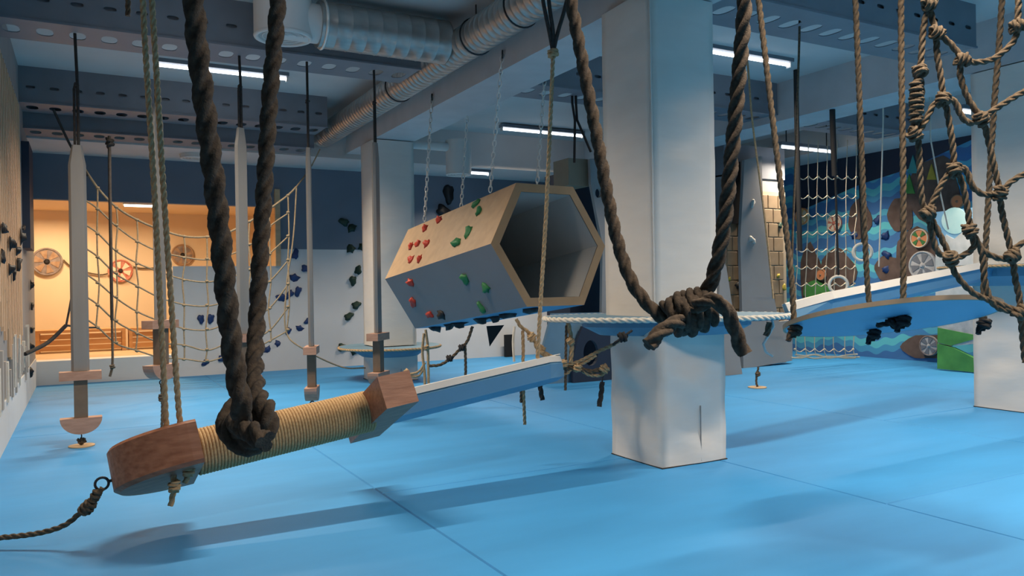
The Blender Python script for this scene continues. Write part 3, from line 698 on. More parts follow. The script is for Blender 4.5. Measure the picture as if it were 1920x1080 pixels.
# ================================================================== SECOND BLADE (beam up to the far platform)
B0 = PD(1474, 582, 4.55); B1 = PD(1842, 506, 5.95)
a2 = (B1-B0).normalized(); b2 = Vector((0, 0, 1)).cross(a2).normalized(); b2 = b2 if b2.dot(-fw) > 0 else -b2
n2 = a2.cross(b2); n2 = n2 if n2.z > 0 else -n2
g2 = (b2*.93+n2*.36).normalized(); q2 = (n2*.93-b2*.36).normalized()
S2 = thing('blade_beam', 'second giant sword blade sloping up to the high platform behind the swing disc', 'sword', B0)
prof = lambda c, k=1: [c+g2*(i*h*k)+q2*(j*h) for i, j in ((-.115, 0), (-.07, -.075), (.07, -.075), (.115, -.01), (.08, .040), (-.08, .040))]
b_ = MB().loft([prof(B0, .12), prof(B0+a2*.35), prof(B1)]).build('blade', 'blade_blue', S2)
for sgn in (1, -1):
    q = [(sgn*.09, -.012), (sgn*.122, -.012), (sgn*.122, .034), (sgn*.085, .042)]
    MB().loft([[c+g2*(i*h*kk)+q2*(j*h) for i, j in q] for c, kk in ((B0, .12), (B0+a2*.35, 1), (B1, 1))]).build('blade_edge', 'blade_white', b_)
MB().obox((B0+a2*.3+B1)/2+q2*.041*h, a2*((B1-B0).length/2-.16), g2*.08*h, q2*.003).build('blade_top', 'blade_white', b_)
# ================================================================== BIG ROPE NET ON THE RIGHT
NP = {0: (1742, 8), 1: (1756, 62), 2: (1806, 112), 3: (1725, 134), 4: (1768, 186), 5: (1840, 222), 6: (1908, 48), 7: (1714, 252), 8: (1790, 318), 9: (1740, 400), 10: (1875, 362), 11: (1783, 484), 12: (1898, 480), 13: (1819, 432), 14: (1913, 586)}
NE = [(-1, [(1735, -150), (1740, -60), NP[0]]), (-1, [(1918, -150), (1912, -40), NP[6]]), (0, [NP[0], (1748, 35), NP[1]]), (0, [NP[0], (1732, 50), (1728, 100), NP[3]]), (0, [NP[1], (1782, 82), NP[2]]),
 (0, [NP[1], (1757, 100), (1765, 150), NP[4]]), (0, [NP[2], (1800, 137), (1814, 182), NP[5]]), (0, [NP[2], (1830, 117), (1865, 109), (1900, 78), NP[6]]), (0, [NP[3], (1715, 180), NP[7]]), (0, [NP[3], (1728, 180), (1722, 225), NP[7]]),
 (0, [NP[7], (1732, 233), (1750, 198), NP[4]]), (0, [NP[4], (1790, 190), (1803, 218), (1820, 231), NP[5]]), (0, [NP[5], (1870, 202), (1920, 172), (1990, 140)]), (0, [NP[4], (1775, 205), (1785, 262), NP[8]]),
 (0, [NP[5], (1850, 250), (1866, 320), NP[10]]), (0, [NP[7], (1722, 268), (1726, 350), (1731, 385), NP[9]]), (0, [NP[8], (1772, 335), (1752, 372), NP[9]]), (0, [NP[8], (1810, 317), (1824, 350), (1846, 365), NP[10]]),
 (0, [NP[10], (1900, 338), (1940, 318), (1990, 300)]), (0, [NP[8], (1803, 340), (1814, 390), NP[13]]), (1, [NP[9], (1746, 432), (1758, 472), NP[11]]), (1, [NP[9], (1756, 428), (1774, 465), NP[11]]), (1, [NP[11], (1804, 480), (1826, 462), NP[13]]),
 (0, [NP[13], (1838, 464), (1856, 478), (1882, 486), NP[12]]), (0, [NP[10], (1878, 395), (1892, 455), NP[12]]), (0, [NP[12], (1910, 460), (1960, 440)]), (1, [NP[11], (1790, 511), (1826, 550), (1880, 572), NP[14]]),
 (0, [NP[13], (1840, 470), (1848, 535), (1868, 575), NP[14]]), (0, [NP[12], (1904, 525), (1911, 556), NP[14]]), (0, [NP[14], (1917, 625), (1922, 680)]), (0, [NP[14], (1950, 575), (1990, 560)])]
net = thing('climbing_net', 'big knotted brown rope net hanging in front of the right pillar', 'net', PD(1850, 600, 2.4))
for kd, pts in NE:
    mb = MB(); mb.rope(path(pts, 2.4), .0108); mb.build('rope', 'rope_brown', net)
for i, p in NP.items():
    mb = MB(); mb.knot(PD(p[0], p[1], 2.39), (rt*random.uniform(-1, 1)+up*random.uniform(-1, 1)+fw*.2).normalized(), .0175, .0105, 2.3); mb.build('knot', 'rope_brown', net)
mb = MB(); mb.knot(PD(1718, 190, 2.39), up, .016, .0108, 7, True, .15); mb.build('lashing', 'rope_brown', net)
# ================================================================== LEFT CARGO NET
cn = thing('cargo_net', 'tan square-mesh cargo net sagging before the warm side room', 'net', PY(350, 676, 8.3))
colx = [183, 218, 257, 300, 345, 388, 427, 468, 506, 540]
coly = [[392, 438, 482, 530, 572, 614], [422, 469, 512, 557, 601, 642], [453, 494, 537, 585, 625, 658], [470, 508, 556, 600, 640, 668], [483, 525, 572, 617, 648, 674], [485, 527, 572, 617, 655, 676], [480, 522, 566, 608, 645, 668], [458, 505, 550, 596, 636, 656], [425, 476, 528, 578, 620, 640], [398, 442, 487, 532, 575, 618]]
topy = [352, 388, 412, 430, 443, 444, 436, 415, 391, 366]
YN = 8.3
def nq(x, y): return PY(x, y, YN+.25*math.sin((x-150)/410*math.pi))
rr = .0095
for r_i in range(6):
    mb = MB(); lead = [(158, coly[0][r_i]-18)] 
    mb.rope([nq(x, y) for x, y in lead+[(colx[c], coly[c][r_i]+(2 if c % 2 else -1)) for c in range(10)]], rr, False); mb.build('row_rope', 'rope_net', cn)
for c in range(10):
    mb = MB(); mb.rope([nq(colx[c], topy[c])]+[nq(colx[c]+random.uniform(-3, 3), y) for y in coly[c]], rr, False); mb.build('column_rope', 'rope_net', cn)
mb = MB(); mb.rope([nq(148, 300)]+[nq(colx[c], topy[c]) for c in range(10)]+[nq(556, 350)], rr*1.3, False); mb.build('head_rope', 'rope_net', cn)
mb = MB(); mb.rope([PD(100, 205, 7.05), nq(128, 265), nq(148, 300), nq(165, 330)], .013, False); mb.build('strap', 'strap_dark', cn)
mb = MB(); mb.rope([nq(556, 350), nq(552, 420), nq(547, 470), nq(538, 530), nq(536, 620), nq(570, 655), PD(640, 688, 8.6), PD(685, 690, 8.5)], rr, False); mb.build('side_rope', 'rope_net', cn)
mb = MB(); mb.rope([nq(556, 350), PD(580, 318, 8.8), PD(600, 280, 8.7)], rr, False); mb.build('stay_rope', 'rope_net', cn)
mb = MB()
mb.rope([PX(47, 664, XL+.03), nq(90, 642), nq(124, 610)], .02, False); mb.rope([nq(124, 610), nq(130, 580), nq(136, 545)], .012, False); mb.rope([nq(124, 610), nq(160, 614), nq(183, 614)], .012, False); mb.build('stay_rope', 'strap_dark', cn)
kb = bmesh.new(); bmesh.ops.create_icosphere(kb, subdivisions=1, radius=.025)
km = bpy.data.meshes.new('net_knot'); kb.to_mesh(km); kb.free(); km.materials.append(MATS['rope_net']); km.polygons.foreach_set('use_smooth', [True]*len(km.polygons))
for c in range(10):
    for y in [topy[c]]+coly[c]:
        inst(km, 'knot', cn, Matrix.Translation(nq(colx[c], y)) @ Matrix.Diagonal((1, .9, .75, 1)))
# dark rope with a knotted end beside the net
q = PY(205, 262, 8.0)
dr_ = thing('climbing_rope', 'thin dark climbing rope with knotted end in front of the cargo net', 'rope', PY(209, 705, 8.0))
mb = MB(); mb.tube([PY(205, 255, 8.0), PY(206, 350, 8.0), PY(208, 480, 8.0), PY(210, 600, 8.0)], .016, 8); mb.build('dark_rope', 'strap_dark', dr_)
mb = MB(); mb.rope([PY(210, 600, 8.0), PY(211, 680, 8.0), PY(206, 706, 8.0)], .014, False); mb.knot(PY(210, 688, 8.0), up, .022, .013, 2, False); mb.build('rope_end', 'rope_brown', dr_)
mb = MB(); mb.knot(PY(205, 268, 8.0), up, .034, .022, 2.5, False); mb.build('top_knot', 'strap_black', dr_)
# ================================================================== HANGING HEXAGON TUNNEL
d1, d2_ = 5.65, 7.15
fc = PD(1029, 461, d1)                                 # centre of the near opening
rc_l = PD(722, 523, d2_); fr_l = PD(920, 457, d1-.0)
ax = (rc_l-fr_l); HL = ax.length; ax.normalize()
hz_ = Vector((0, 0, 1))-ax*ax.z; hz_.normalize(); hs = hz_.cross(ax).normalized()
if hs.dot(rt) < 0: hs = -hs
Rh = 242/F*d1*h/math.sqrt(3)*1.0
fc = fr_l+hs*Rh
def hexr(c, R): return [c+hs*(R*math.cos(math.radians(60*i)))+hz_*(R*math.sin(math.radians(60*i))) for i in range(6)]
HX = thing('hexagon_tunnel', 'hanging grey hexagon climbing tunnel with birch top face and coloured holds', 'climbing tunnel', fc+ax*HL/2-hz_*Rh*.87)
O0, O1 = hexr(fc, Rh), hexr(fc+ax*HL, Rh); th = .86
I0, I1 = hexr(fc, Rh*th), hexr(fc+ax*HL, Rh*th)
names = ['hex_grey', 'wood_birch', 'wood_birch', 'hex_grey', 'disc_blue', 'hex_grey']
for i in range(6):
    j = (i+1) % 6
    MB().loft([[O0[i], O0[j], I0[j], I0[i]], [O1[i], O1[j], I1[j], I1[i]]]).build('side_panel', names[i] if i != 1 else 'ply_grey', HX)
    e = .004
    MB().add([O0[i]-ax*e, O0[j]-ax*e, I0[j]-ax*e, I0[i]-ax*e, O0[i]+ax*.001, O0[j]+ax*.001, I0[j]+ax*.001, I0[i]+ax*.001], [(0, 1, 2, 3), (0, 4, 5, 1), (2, 6, 7, 3)]).build('edge_strip', 'wood_edge', HX)
    K0, K1 = hexr(fc+ax*.004, Rh*(th-.004)), hexr(fc+ax*HL*.99, Rh*(th-.004))
    MB().add([K0[i], K0[j], K1[j], K1[i]], [(0, 1, 2, 3)]).build('lining', 'hex_inside', HX)
MB().loft([hexr(fc+ax*(HL-.03), Rh*.85), hexr(fc+ax*(HL-.005), Rh*.85)]).build('back_panel', 'hex_inside', HX)
def on_face(px, py, i):
    j = (i+1) % 6; n = (O0[j]-O0[i]).cross(ax); n.normalize()
    if n.dot(O0[i]-fc) < 0: n = -n
    r = ray(px, py); t = (O0[i]-CAM).dot(n)/r.dot(n); return CAM+r*t, n
for (x, y, s) in ((798, 428, .05), (824, 412, .05), (771, 462, .045), (784, 457, .045), (801, 457, .05), (771, 487, .045), (787, 486, .045)):
    p, n = on_face(x, y, 2); hold(p, n, s*1.15, 'hold_red', HX)
for (x, y, s) in ((893, 382, .05), (899, 396, .05), (879, 435, .05), (857, 456, .06)):
    p, n = on_face(x, y, 2); hold(p, n, s*1.15, 'hold_green', HX)
for (x, y, m) in ((770, 529, 'hold_red'), (775, 566, 'hold_red'), (807, 590, 'hold_red'), (828, 590, 'hold_black'), (872, 522, 'hold_green'), (911, 540, 'hold_green'), (904, 577, 'hold_green')):
    p, n = on_face(x, y, 3); hold(p, n, .062, m, HX)
for t_, s_ in ((.95, .3), (.80, .3), (.72, .32), (.5, .3), (.42, .4), (.08, .25), (.3, .35)):
    p = O0[4]*(1-s_)+O0[5]*s_+ax*(HL*t_); hold(p-hz_*.002, -hz_, .085, 'hold_black', HX)
# chains: each link is a part
lk = MB(); lk.torus((0, 0, 0), (0, 1, 0), .021, .0062, 14, 6, .72, 1.5, (1, 0, 0))
lo = lk.build('link_source', 'metal_zinc'); lme = lo.data; bpy.data.objects.remove(lo)
def chain(label, top, bot):
    top, bot = Vector(top), Vector(bot); d = (bot-top); L = d.length; d.normalize()
    root = thing('suspension_chain', label, 'chain', bot); n = int(L/.05)
    x = d.orthogonal().normalized(); yv = d.cross(x)
    for i in range(n):
        c = top+d*(L*(i+.5)/n); X, Y_ = (x, yv) if i % 2 else (yv, -x)
        M4 = Matrix((X, Y_ if False else d.cross(X), d)).transposed().to_4x4(); M4.translation = c
        inst(lme, 'chain_link', root, M4)
    mb = MB(); mb.torus(top+Vector((0, 0, .01)), rt, .03, .008, 16, 6); mb.build('eye_bolt', 'metal_dark', root)
def top_pt(px, py, i=2): return on_face(px, py, i)[0]
chain('silver chain holding the birch side of the tunnel near its open end', PX(942, 104, 2.75), top_pt(919, 360))
chain('silver chain holding the birch side of the tunnel near its closed end', PX(810, 184, 2.75), top_pt(796, 414))
cb = O0[1]*.8+O0[2]*.2
chain('silver chain behind the thin tan rope at the open end of the tunnel', PD(1021, 150, 6.4), O0[1]*.75+O0[2]*.25+ax*.35+hz_*.015)
chain('dull chain at the far top edge of the tunnel', PD(877, 205, 7.4), O0[1]*.7+O0[2]*.3+ax*(HL*.82)+hz_*.015)
# dark flap and hanging rope pieces under the tunnel
rp_ = thing('hanging_rope', 'dark rope with knots hanging below the tunnel to the far platform', 'rope', PD(873, 706, 6.6))
mb = MB(); mb.rope(path([(886, 612), (876, 640), (862, 655), (845, 672), (825, 684), (805, 686)], 6.6), .015); mb.build('rope', 'rope_brown', rp_)
mb = MB(); mb.rope(path([(872, 648), (873, 680), (873, 706)], 6.6), .014); mb.build('rope_end', 'rope_brown', rp_)
for x, y in ((866, 652), (843, 672)): 
    mb = MB(); mb.knot(PD(x, y, 6.58), rt, .024, .014, 2); mb.build('knot', 'strap_dark', rp_)
MB().prism([PD(912, 612, 6.7), PD(945, 610, 6.7), PD(918, 650, 6.7)], fw*.06).build('flap', 'strap_black', rp_)
# ropes at the far pillar platform
fp = thing('rope_bundle', 'tan ropes knotted beside the low platform of the far pillar', 'rope', PD(795, 725, 7.6))
for pts in ([(798, 618), (802, 650), (803, 690), (804, 738)], [(795, 625), (792, 660), (796, 700), (797, 737)], [(795, 690), (785, 705), (770, 705), (760, 694)], [(797, 680), (785, 697), (766, 702)]):
    mb = MB(); mb.rope(path(pts, 7.6), .015, False); mb.build('rope', 'rope_tan', fp)
for x, y in ((762, 697), (800, 652)):
    mb = MB(); mb.knot(PD(x, y, 7.58), up, .024, .015, 2.2, False); mb.build('knot', 'rope_tan', fp)
# ================================================================== ROPE TANGLE BETWEEN TUNNEL, LYING SWORD AND PLATFORM
tg = thing('rope_tangle', 'tan knotted ropes tying the end of the lying sword to the round platform', 'rope', PD(1060, 735, 4.45))
for pts, r, m in (([(968, 598), (976, 612), (990, 622), (1001, 634), (1008, 655), (1030, 672), (1058, 684), (1085, 678), (1120, 660), (1150, 646), (1170, 632)], .012, 'rope_tan'),
    ([(965, 612), (962, 640), (964, 678)], .008, 'rope_white'), ([(980, 620), (981, 660), (980, 700), (982, 750), (984, 796)], .011, 'rope_tan'), ([(977, 724), (977, 755)], .009, 'rope_brown'),
    ([(1064, 600), (1070, 630), (1072, 650), (1070, 680)], .015, 'rope_tan'), ([(1062, 610), (1061, 660), (1060, 732)], .009, 'rope_brown'), ([(1015, 660), (1032, 668), (1052, 682)], .015, 'rope_tan'),
    ([(1050, 688), (1085, 692), (1110, 697), (1134, 690)], .017, 'rope_brown'), ([(1085, 690), (1105, 703), (1128, 703), (1138, 692)], .011, 'rope_tan'), ([(1040, 700), (1060, 702), (1075, 690), (1100, 678), (1118, 666)], .010, 'rope_tan'),
    ([(1014, 706), (1013, 725), (1017, 750)], .016, 'strap_dark'), ([(1129, 716), (1127, 740), (1123, 762)], .017, 'strap_dark'), ([(1129, 716), (1132, 700)], .005, 'metal_dark')):
    mb = MB(); mb.rope(path(pts, 4.42), r, r > .008); mb.build('rope', m, tg)
for x, y, R in ((997, 632, .022), (1014, 656, .022), (1055, 683, .028), (1070, 640, .018), (1133, 692, .024), (1083, 690, .02)):
    mb = MB(); mb.knot(PD(x, y, 4.41), (rt*random.uniform(-1, 1)+up).normalized(), R, .012, 2.2); mb.build('knot', 'rope_tan', tg)
mb = MB(); mb.knot(PD(1168, 632, 4.1), rt, .022, .013, 2); mb.rope([PD(1150, 646, 4.35), PD(1168, 632, 4.1), PD(1185, 620, 4.12)], .008); mb.build('hook_lashing', 'strap_black', tg)
# ================================================================== CLIMBING TOWER WITH BRICK PANEL
TY = 6.9
T = thing('climbing_tower', 'grey plywood climbing tower with tan brick panels behind the big pillar', 'climbing tower', (6.2*h, TY*h, 0))
def ty(x, y, Y=TY): return PY(x, y, Y)
xa, xb = ty(1066, 500).x, ty(1486, 500).x
xm = ty(1362, 600, TY+.1).x
MB().box((xm, (TY+.12)*h, 0), (xb, 8.0*h, 2.30*h)).build('core', 'ply_grey', T)
MB().box((ty(1066, 400, TY+.5).x, (TY+.5)*h, .0), (xm+.02, (TY+1.0)*h, 2.28*h)).build('dark_core', 'navy', T)
ztop = PY(1421, 275, TY+.1).z
MB().box((xm, (TY+.1)*h, 2.28*h), (xb, 8.0*h, ztop)).build('shaded_top', 'steel_grey', T)  # plain dark grey stands in for the unlit bricks in shade up here
# brick facing: mortar board with separate bricks
xb0, xb1 = ty(1362, 500, TY+.1).x, xb
zb0, zb1 = ty(1420, 660, TY+.1).z, ty(1420, 358, TY+.1).z
fm = MB().box((xb0, (TY+.10)*h, zb0-.02), (xb1, (TY+.12)*h+.003, zb1)).build('mortar_board', 'mortar', T)
LOC[fm.name] = tuple(T.location)
bwid, bhei = 27/F*9.4*h, 27.5/F*9.4*h; gpx = .010
bk = MB()
c0 = [(-bwid/2+gpx/2, 0, -bhei/2+gpx/2), (bwid/2-gpx/2, 0, -bhei/2+gpx/2), (bwid/2-gpx/2, 0, bhei/2-gpx/2), (-bwid/2+gpx/2, 0, bhei/2-gpx/2)]
bk.loft([[(x, 0, z) for x, y, z in c0], [(x, -.012, z) for x, y, z in c0], [(x*.93, -.018, z*.93) for x, y, z in c0]])
bo = bk.build('brick_source', 'brick_tan'); bme = bo.data; bpy.data.objects.remove(bo)
row = 0; z = zb0
while z+bhei < zb1+.02:
    x = xb0+(bwid/2 if row % 2 else 0)
    while x+bwid < xb1+.01:
        o = inst(bme, 'brick', fm, Matrix.Translation((x+bwid/2, (TY+.10)*h, z+bhei/2))); x += bwid
    for xe in ([xb0+bwid*.25] if row % 2 else [])+([x+bwid*.25] if x+bwid*.5 < xb1+.02 else []):
        inst(bme, 'brick', fm, Matrix.Translation((xe, (TY+.10)*h, z+bhei/2)) @ Matrix.Diagonal((.47, 1, 1, 1)))
    row += 1; z += bhei
# curved grey fin and side buttress
fin = [(1396, 300), (1428, 292), (1430, 360), (1434, 430), (1442, 500), (1452, 560), (1462, 610), (1476, 668), (1486, 676), (1394, 692), (1392, 600), (1388, 450), (1392, 380)]
MB().prism([ty(x, y, TY-.06) for x, y in fin], (0, .05, 0)).build('fin', 'ply_grey', T)
MB().prism([ty(x, y, TY-.02) for x, y in ((1392, 612), (1486, 600), (1486, 674), (1392, 690))], (0, .06, 0)).build('base_board', 'ply_grey', T)
MB().prism([ty(x, y, TY-.5) for x, y in ((1352, 480), (1362, 500), (1393, 708), (1340, 712))], (0, .05, 0)).build('buttress', 'ply_grey', T)
for (x, y, m, s) in ((1411, 381, 'hold_white', .045), (1408, 448, 'hold_white', .04), (1413, 453, 'hold_white', .035), (1459, 517, 'hold_yellow', .035), (1470, 539, 'hold_yellow', .04), (1383, 535, 'hold_black', .05), (1367, 523, 'hold_yellow', .035), (1462, 423, 'hold_darkgreen', .04)):
    onfin = x in (1411, 1408, 1413); p = ty(x, y, TY-.06 if onfin else TY+.085); hold(p, (0, -1, 0), s*1.2, m, T)
# black doorway slot
MB().box((ty(1371, 360).x, (TY+.06)*h, ty(1371, 418).z), (ty(1396, 360).x, (TY+.09)*h, ty(1371, 300).z)).build('dark_slot', 'black_void', T)
# left grey board with holes and arch board, seen left of the big pillar
def holed_board(mb, pts, holes, ext):
    """polygon board with oval holes, bridged by triangulation"""
    bm = bmesh.new(); ed = []
    for lp in [pts]+holes:
        vs_ = [bm.verts.new(p) for p in lp]; ed += [bm.edges.new((vs_[i], vs_[(i+1) % len(vs_)])) for i in range(len(vs_))]
    bmesh.ops.triangle_fill(bm, use_beauty=True, use_dissolve=False, edges=ed)
    r = bmesh.ops.extrude_face_region(bm, geom=bm.faces[:]); 
    bmesh.ops.translate(bm, verts=[e for e in r['geom'] if isinstance(e, bmesh.types.BMVert)], vec=ext)
    bmesh.ops.recalc_face_normals(bm, faces=bm.faces[:]); bm.verts.index_update()
    mb.add([v.co.copy() for v in bm.verts], [tuple(v.index for v in f.verts) for f in bm.faces]); bm.free(); return mb
def oval(cx, cy, rx, ry_, Y, n=18): return [PY(cx+rx*math.cos(2*math.pi*i/n), cy+ry_*math.sin(2*math.pi*i/n), Y) for i in range(n)]
holed_board(MB(), [PY(x, y, TY) for x, y in ((1106, 298), (1200, 290), (1200, 600), (1128, 600), (1130, 460), (1108, 345))], [oval(1122, 362, 6, 9, TY)], (0, .05, 0)).build('holed_board', 'ply_grey', T)
holed_board(MB(), [PY(x, y, TY) for x, y in ((1036, 588), (1210, 584), (1210, 710), (1022, 723), (1014, 670))], [oval(1108, 662, 16, 26, TY)], (0, .05, 0)).build('arch_board', 'platform_blue', T)  # grey board; its shade and blue floor bounce are put into the colour
holed_board(MB(), [PY(x, y, TY-.08) for x, y in ((1093, 612), (1150, 612), (1150, 712), (1075, 718), (1074, 680), (1082, 640))], [oval(1108, 662, 14, 24, TY-.08)], (0, .05, 0)).build('dark_ring_board', 'navy', T)
MB().box((ty(1066, 330, TY+.1).x, (TY+.1)*h, ty(1066, 347, TY+.1).z), (ty(1106, 330, TY+.1).x, (TY+.4)*h, ty(1066, 296, TY+.1).z)).build('dark_box', 'wood_ply_dark', T)
# white wall panel with black slot under the tunnel
sl = MB().box((PY(948, 640, 9.9).x, 9.9*h, PY(948, 672, 9.9).z), (PY(964, 640, 9.9).x, 9.95*h, PY(948, 628, 9.9).z)); tag(sl.build('black_wall_box', 'black_void'), 'narrow black box on the white wall below the tunnel', 'box')
# ================================================================== FAR WHITE NET, RINGS, STRAPS
fnY = 6.35
fn = thing('white_cargo_net', 'white square-mesh cargo net hanging before the wave mural', 'net', PY(1550, 672, fnY))
cx_ = [1497, 1516, 1534, 1552, 1570, 1589, 1606]
def wq(x, y): return PY(x-(y-330)*.02, y, fnY+.05)
rows_y = [332, 368, 402, 436, 468, 500, 532, 562, 622, 655]
for i, x in enumerate(cx_):
    mb = MB(); mb.rope([PY(x, 262, fnY+.05)]+[wq(x+random.uniform(-2, 2), y) for y in rows_y]+[wq(x+4, 668)], .0065, False); mb.build('column_rope', 'rope_pale', fn)
for y in rows_y:
    mb = MB(); pts = []
    for i, x in enumerate(cx_):
        pts.append(wq(x, y))
        if i < 6: pts.append(wq((x+cx_[i+1])/2, y+5))
    mb.rope(pts, .006, False); mb.build('row_rope', 'rope_pale', fn)
for kx in range(3):
    mb = MB(); mb.rope([wq(1490+kx*4+20*i, 668+random.uniform(-4, 5)) for i in range(7)], .012, False); mb.build('foot_rope', 'rope_pale', fn)
km2 = km.copy(); km2.materials.clear(); km2.materials.append(MATS['rope_pale'])
for y in rows_y:
    for x in cx_: inst(km2, 'knot', fn, Matrix.Translation(wq(x, y)) @ Matrix.Diagonal((.8, .8, .7, 1)))
def gym_ring(label, x, y, d, top, r=16):
    c = PD(x, y, d); root = thing('gym_ring', label, 'gym ring', c-Vector((0, 0, r/F*d*h)))
    MB().torus(c, fw+rt*.3, r/F*d*h, .017, 28, 8).build('ring', 'rope_white', root)
    MB().tube([c+Vector((0, 0, r/F*d*h)), PD(x-4, (y+top)/2, d), PD(x-8, top, d), Vector((PD(x-8, top, d).x, PD(x-8, top, d).y, 2.685*h))], .013, 6).build('strap', 'strap_black', root)
gym_ring('white gym ring on a black strap before the white cargo net', 1572, 534, 7.6, 248)
gym_ring('white gym ring on a black strap before the blue mural waves', 1617, 473, 7.6, 250)
for x0, y0_, x1, y1_, wdt, lb in ((1494, 256, 1500, 470, .026, 'short black strap hanging beside the brick tower'), (1561, 240, 1565, 330, .03, 'wide black strap hanging above the gym rings'), (1656, 240, 1648, 500, .008, 'thin white cord hanging before the mural waves'), (1745, 280, 1778, 430, .008, 'thin pale cord hanging behind the big rope net')):
    mb = MB(); mb.tube([Vector((*PD(x0, y0_-18, 7.4).xy, 2.995*h)), PD(x0, y0_-18, 7.4), PD((x0+x1)/2, (y0_+y1_)/2, 7.4), PD(x1, y1_, 7.4)], wdt, 8); tag(mb.build('hanging_strap', 'strap_black' if wdt > .01 else 'rope_white'), lb, 'strap')
mb = MB(); mb.rope(path([(1500, -60), (1499, 60), (1496, 160), (1492, 290), (1487, 420), (1484, 520)], 5.2), .009, False); tag(mb.build('hanging_rope', 'rope_brown'), 'thin rope hanging right of the thick loop from the grey steel beam', 'rope')
mb = MB(); mb.rope(path([(1385, -40), (1402, 120), (1410, 220), (1425, 340), (1440, 460), (1450, 560)], 5.4), .008, False); tag(mb.build('hanging_rope', 'rope_tan'), 'thin pale rope hanging before the climbing tower', 'rope')
for x, y, top, d, lb in ((1080, 268, 193, 7.0, 'black strap loop hanging from the beam left of the big pillar'),):
    root = thing('strap_loop', lb, 'strap', PD(x, y+40, d))
    for pts in ([(1073, top), (1078, 225), (1077, 305)], [(1080, 195), (1082, 225), (1108, 285)]):
        P_ = path(pts, d); mb = MB(); mb.tube([Vector((*P_[0].xy, 2.70*h))]+P_, .013, 8); mb.build('strap', 'strap_black', root)
# handle ring and tethers right of the big pillar, above the floor
hr = thing('handle_ring', 'pale ring handle with brown toggle hanging under the round platform', 'handle', PD(1442, 668, 4.62))
mb = MB(); mb.tube(path([(1446, 592), (1450, 612), (1440, 630), (1431, 645), (1436, 660), (1449, 668)], 4.62), .009, 8); mb.build('ring', 'plastic_white', hr)
mb = MB(); mb.rope(path([(1442, 604), (1440, 618), (1436, 630)], 4.60), .02); mb.build('toggle', 'rope_brown', hr)
for (x, yt, yb_, lb) in ((1420, 688, 727, 'small wooden floor plate with short rope tether right of the big pillar'),):
    c = PZ(x, yb_, 0); root = thing('floor_anchor', lb, 'anchor', c)
    MB().cyl(c+Vector((0, 0, .001)), c+Vector((0, 0, .01)), .10, 24).build('plate', 'wood_pale', root)
    dd = (c-CAM).dot(fw)/h
    mb = MB(); mb.rope([c+Vector((0, 0, .01)), PD(x-2, yb_-14, dd), PD(x+2, yt, dd)], .012); mb.knot(PD(x+1, (yt+yb_)/2-6, dd), up, .02, .012, 2.2); mb.build('tether', 'rope_brown', root)
# ================================================================== MURAL WALL: shields, painted panels
def mw_(x, y): return PX(x, y, XR-.004)
def on_mural(name, label, cat, pts, m, t=.012):
    o = MB().prism([mw_(x, y) for x, y in pts], (-t, 0, 0)); return o.build(name, m, wr)
def blob(cx, cy, rx, ry_, n=20, wob=.12, seed=1):
    rn = random.Random(seed); ph = rn.uniform(0, 6)
    return [(cx+rx*(1+wob*math.sin(3*t+ph))*math.cos(t), cy+ry_*(1+wob*math.sin(4*t+ph))*math.sin(t)) for t in np.linspace(0, 2*math.pi, n, endpoint=False)]
for i, (cx, cy, rx, ry_, lb) in enumerate(((1690, 402, 24, 34, 'brown painted rock with shaded edge right of the mural waves'), (1612, 410, 22, 36, 'brown painted rock behind the gym rings on the mural'), (1752, 355, 50, 62, 'large brown painted hill under the small green trees on the mural'), (1720, 480, 44, 50, 'brown painted rock behind the orange and green shield'),
        (1570, 510, 34, 42, 'brown painted rock low behind the white cargo net'), (1668, 505, 26, 26, 'brown painted rock above the second blade'), (1742, 650, 48, 24, 'brown painted rock at the foot of the mural'), (1520, 520, 20, 60, 'dark painted rock at the tower end of the mural'))):
    on_mural('painted_rock', lb, 'painted rock', blob(cx, cy, rx, ry_, seed=i), 'paint_brown', .006+.001*i)
MB_dark = MB().prism([mw_(x, y) for x, y in ((1490, 200), (1900, 200), (1900, 262), (1822, 262), (1700, 318), (1615, 345), (1490, 400))], (-.005, 0, 0)); MB_dark.build('painted_night_sky', 'navy', wr)
for i, (x, y, s) in enumerate(((1713, 308, 17), (1706, 345, 18), (1748, 322, 15))):
    on_mural('painted_tree', ('small teal pointed tree above the mural hill', 'small green pointed tree at the edge of the mural hill', 'small olive pointed tree on the mural hill top')[i], 'painted tree', [(x-s*.6, y+s), (x, y-s), (x+s*.6, y+s)], ('paint_teal', 'paint_green', 'hold_yellow')[i], .022)
def mshield(label, x, y, r, m, ring, sp=0, sm=None, boss='sh_cream', off=.03):
    c = PX(x, y, XR)-Vector((off, 0, 0)); shield('round_shield', label, c, (-1, 0, 0), r/F*(c-CAM).dot(fw)*1.05, m, ring, sp, sm, boss)
mshield('yellow round shield on the mural behind the white cargo net', 1508, 406, 15, 'sh_yellow', 'sh_orange', 4, 'sh_cream', 'sh_orange')
mshield('red and cream round shield on the mural between net ropes', 1568, 419, 15, 'sh_red', 'sh_cream', 6, 'sh_cream', 'sh_red')
mshield('orange and green segmented round shield on the mural', 1729, 447, 17, 'sh_orange', 'sh_cream', 4, 'sh_green', 'sh_cream', .04)
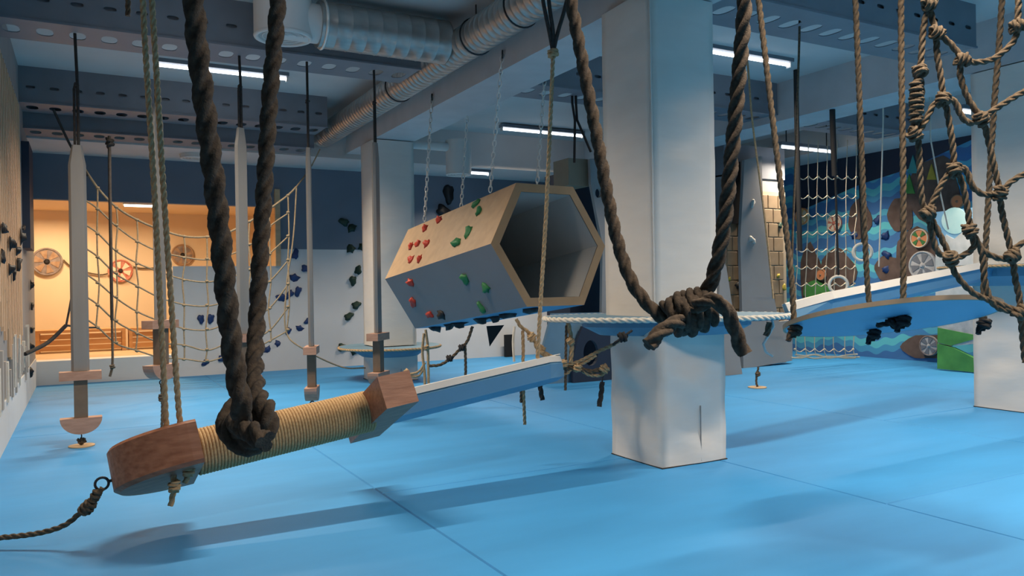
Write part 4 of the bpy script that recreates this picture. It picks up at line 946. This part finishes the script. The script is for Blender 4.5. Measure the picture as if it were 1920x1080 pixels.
mshield('grey stone-patterned round shield above the second blade', 1735, 498, 26, 'sh_stone', 'sh_stone', 6, 'steel_grey', 'sh_stone', .04)
mshield('grey stone-patterned round shield low on the mural beside the green panel', 1747, 648, 18, 'sh_stone', 'sh_grey', 6, 'steel_grey', 'sh_stone', .04)
mshield('small faded orange round shield high on the mural hill', 1800, 378, 12, 'sh_orange', 'sh_brown', 0, None, 'sh_brown', .04)
mshield('small orange round shield low behind the cargo net', 1545, 515, 10, 'sh_orange', 'sh_brown', 0, None, 'sh_brown', .05)
on_mural('painted_bush', 'green painted patch low behind the white cargo net', 'painted bush', blob(1532, 545, 24, 18, seed=4), 'paint_green', .05)
# painted picture panel with ball and snow, and the green painted box at the floor
XP = 8.35
def pp(x, y, X=XP): return PX(x, y, X)
pn = thing('picture_board', 'painted standing board with pale teal ball over white snow and green grass', 'panel', PX(1795, 697, XP))
LAY = [0]
def pnl(name, pts, m, t):
    LAY[0] += .006; MB().prism([pp(x, y)-Vector((LAY[0], 0, 0)) for x, y in pts], (t+LAY[0], 0, 0)).build(name, m, pn)
pnl('sky_field', [(1752, 398), (1850, 386), (1850, 470), (1762, 470)], 'paint_sky', .03)
MB().prism([pp(x, y)-Vector((.010, 0, 0)) for x, y in blob(1791, 414, 25, 25, 24, 0)], (.01, 0, 0)).build('ball', 'paint_ball', pn)
pnl('snow_field', [(1755, 470), (1775, 440), (1790, 448), (1812, 430), (1850, 425), (1850, 600), (1755, 600)], 'paint_snow', .025)
pnl('grass_upper', [(1760, 600), (1850, 596), (1850, 642), (1795, 648), (1760, 644)], 'sh_stone', .025)
pnl('grass_band', [(1760, 614), (1830, 628), (1835, 634), (1785, 648), (1760, 642)], 'paint_green', .02)
pnl('grass_lower', [(1760, 644), (1790, 652), (1830, 672), (1850, 676), (1850, 700), (1760, 691)], 'paint_green', .03)
for i, (x, y) in enumerate(((1645, 412), (1660, 442), (1663, 478), (1602, 440), (1662, 505), (1715, 545))):
    hold(mw_(x, y), (-1, 0, 0), .075, 'hold_blue', None, 'blue climbing hold on the painted mural waves', 'blue holds on the mural')
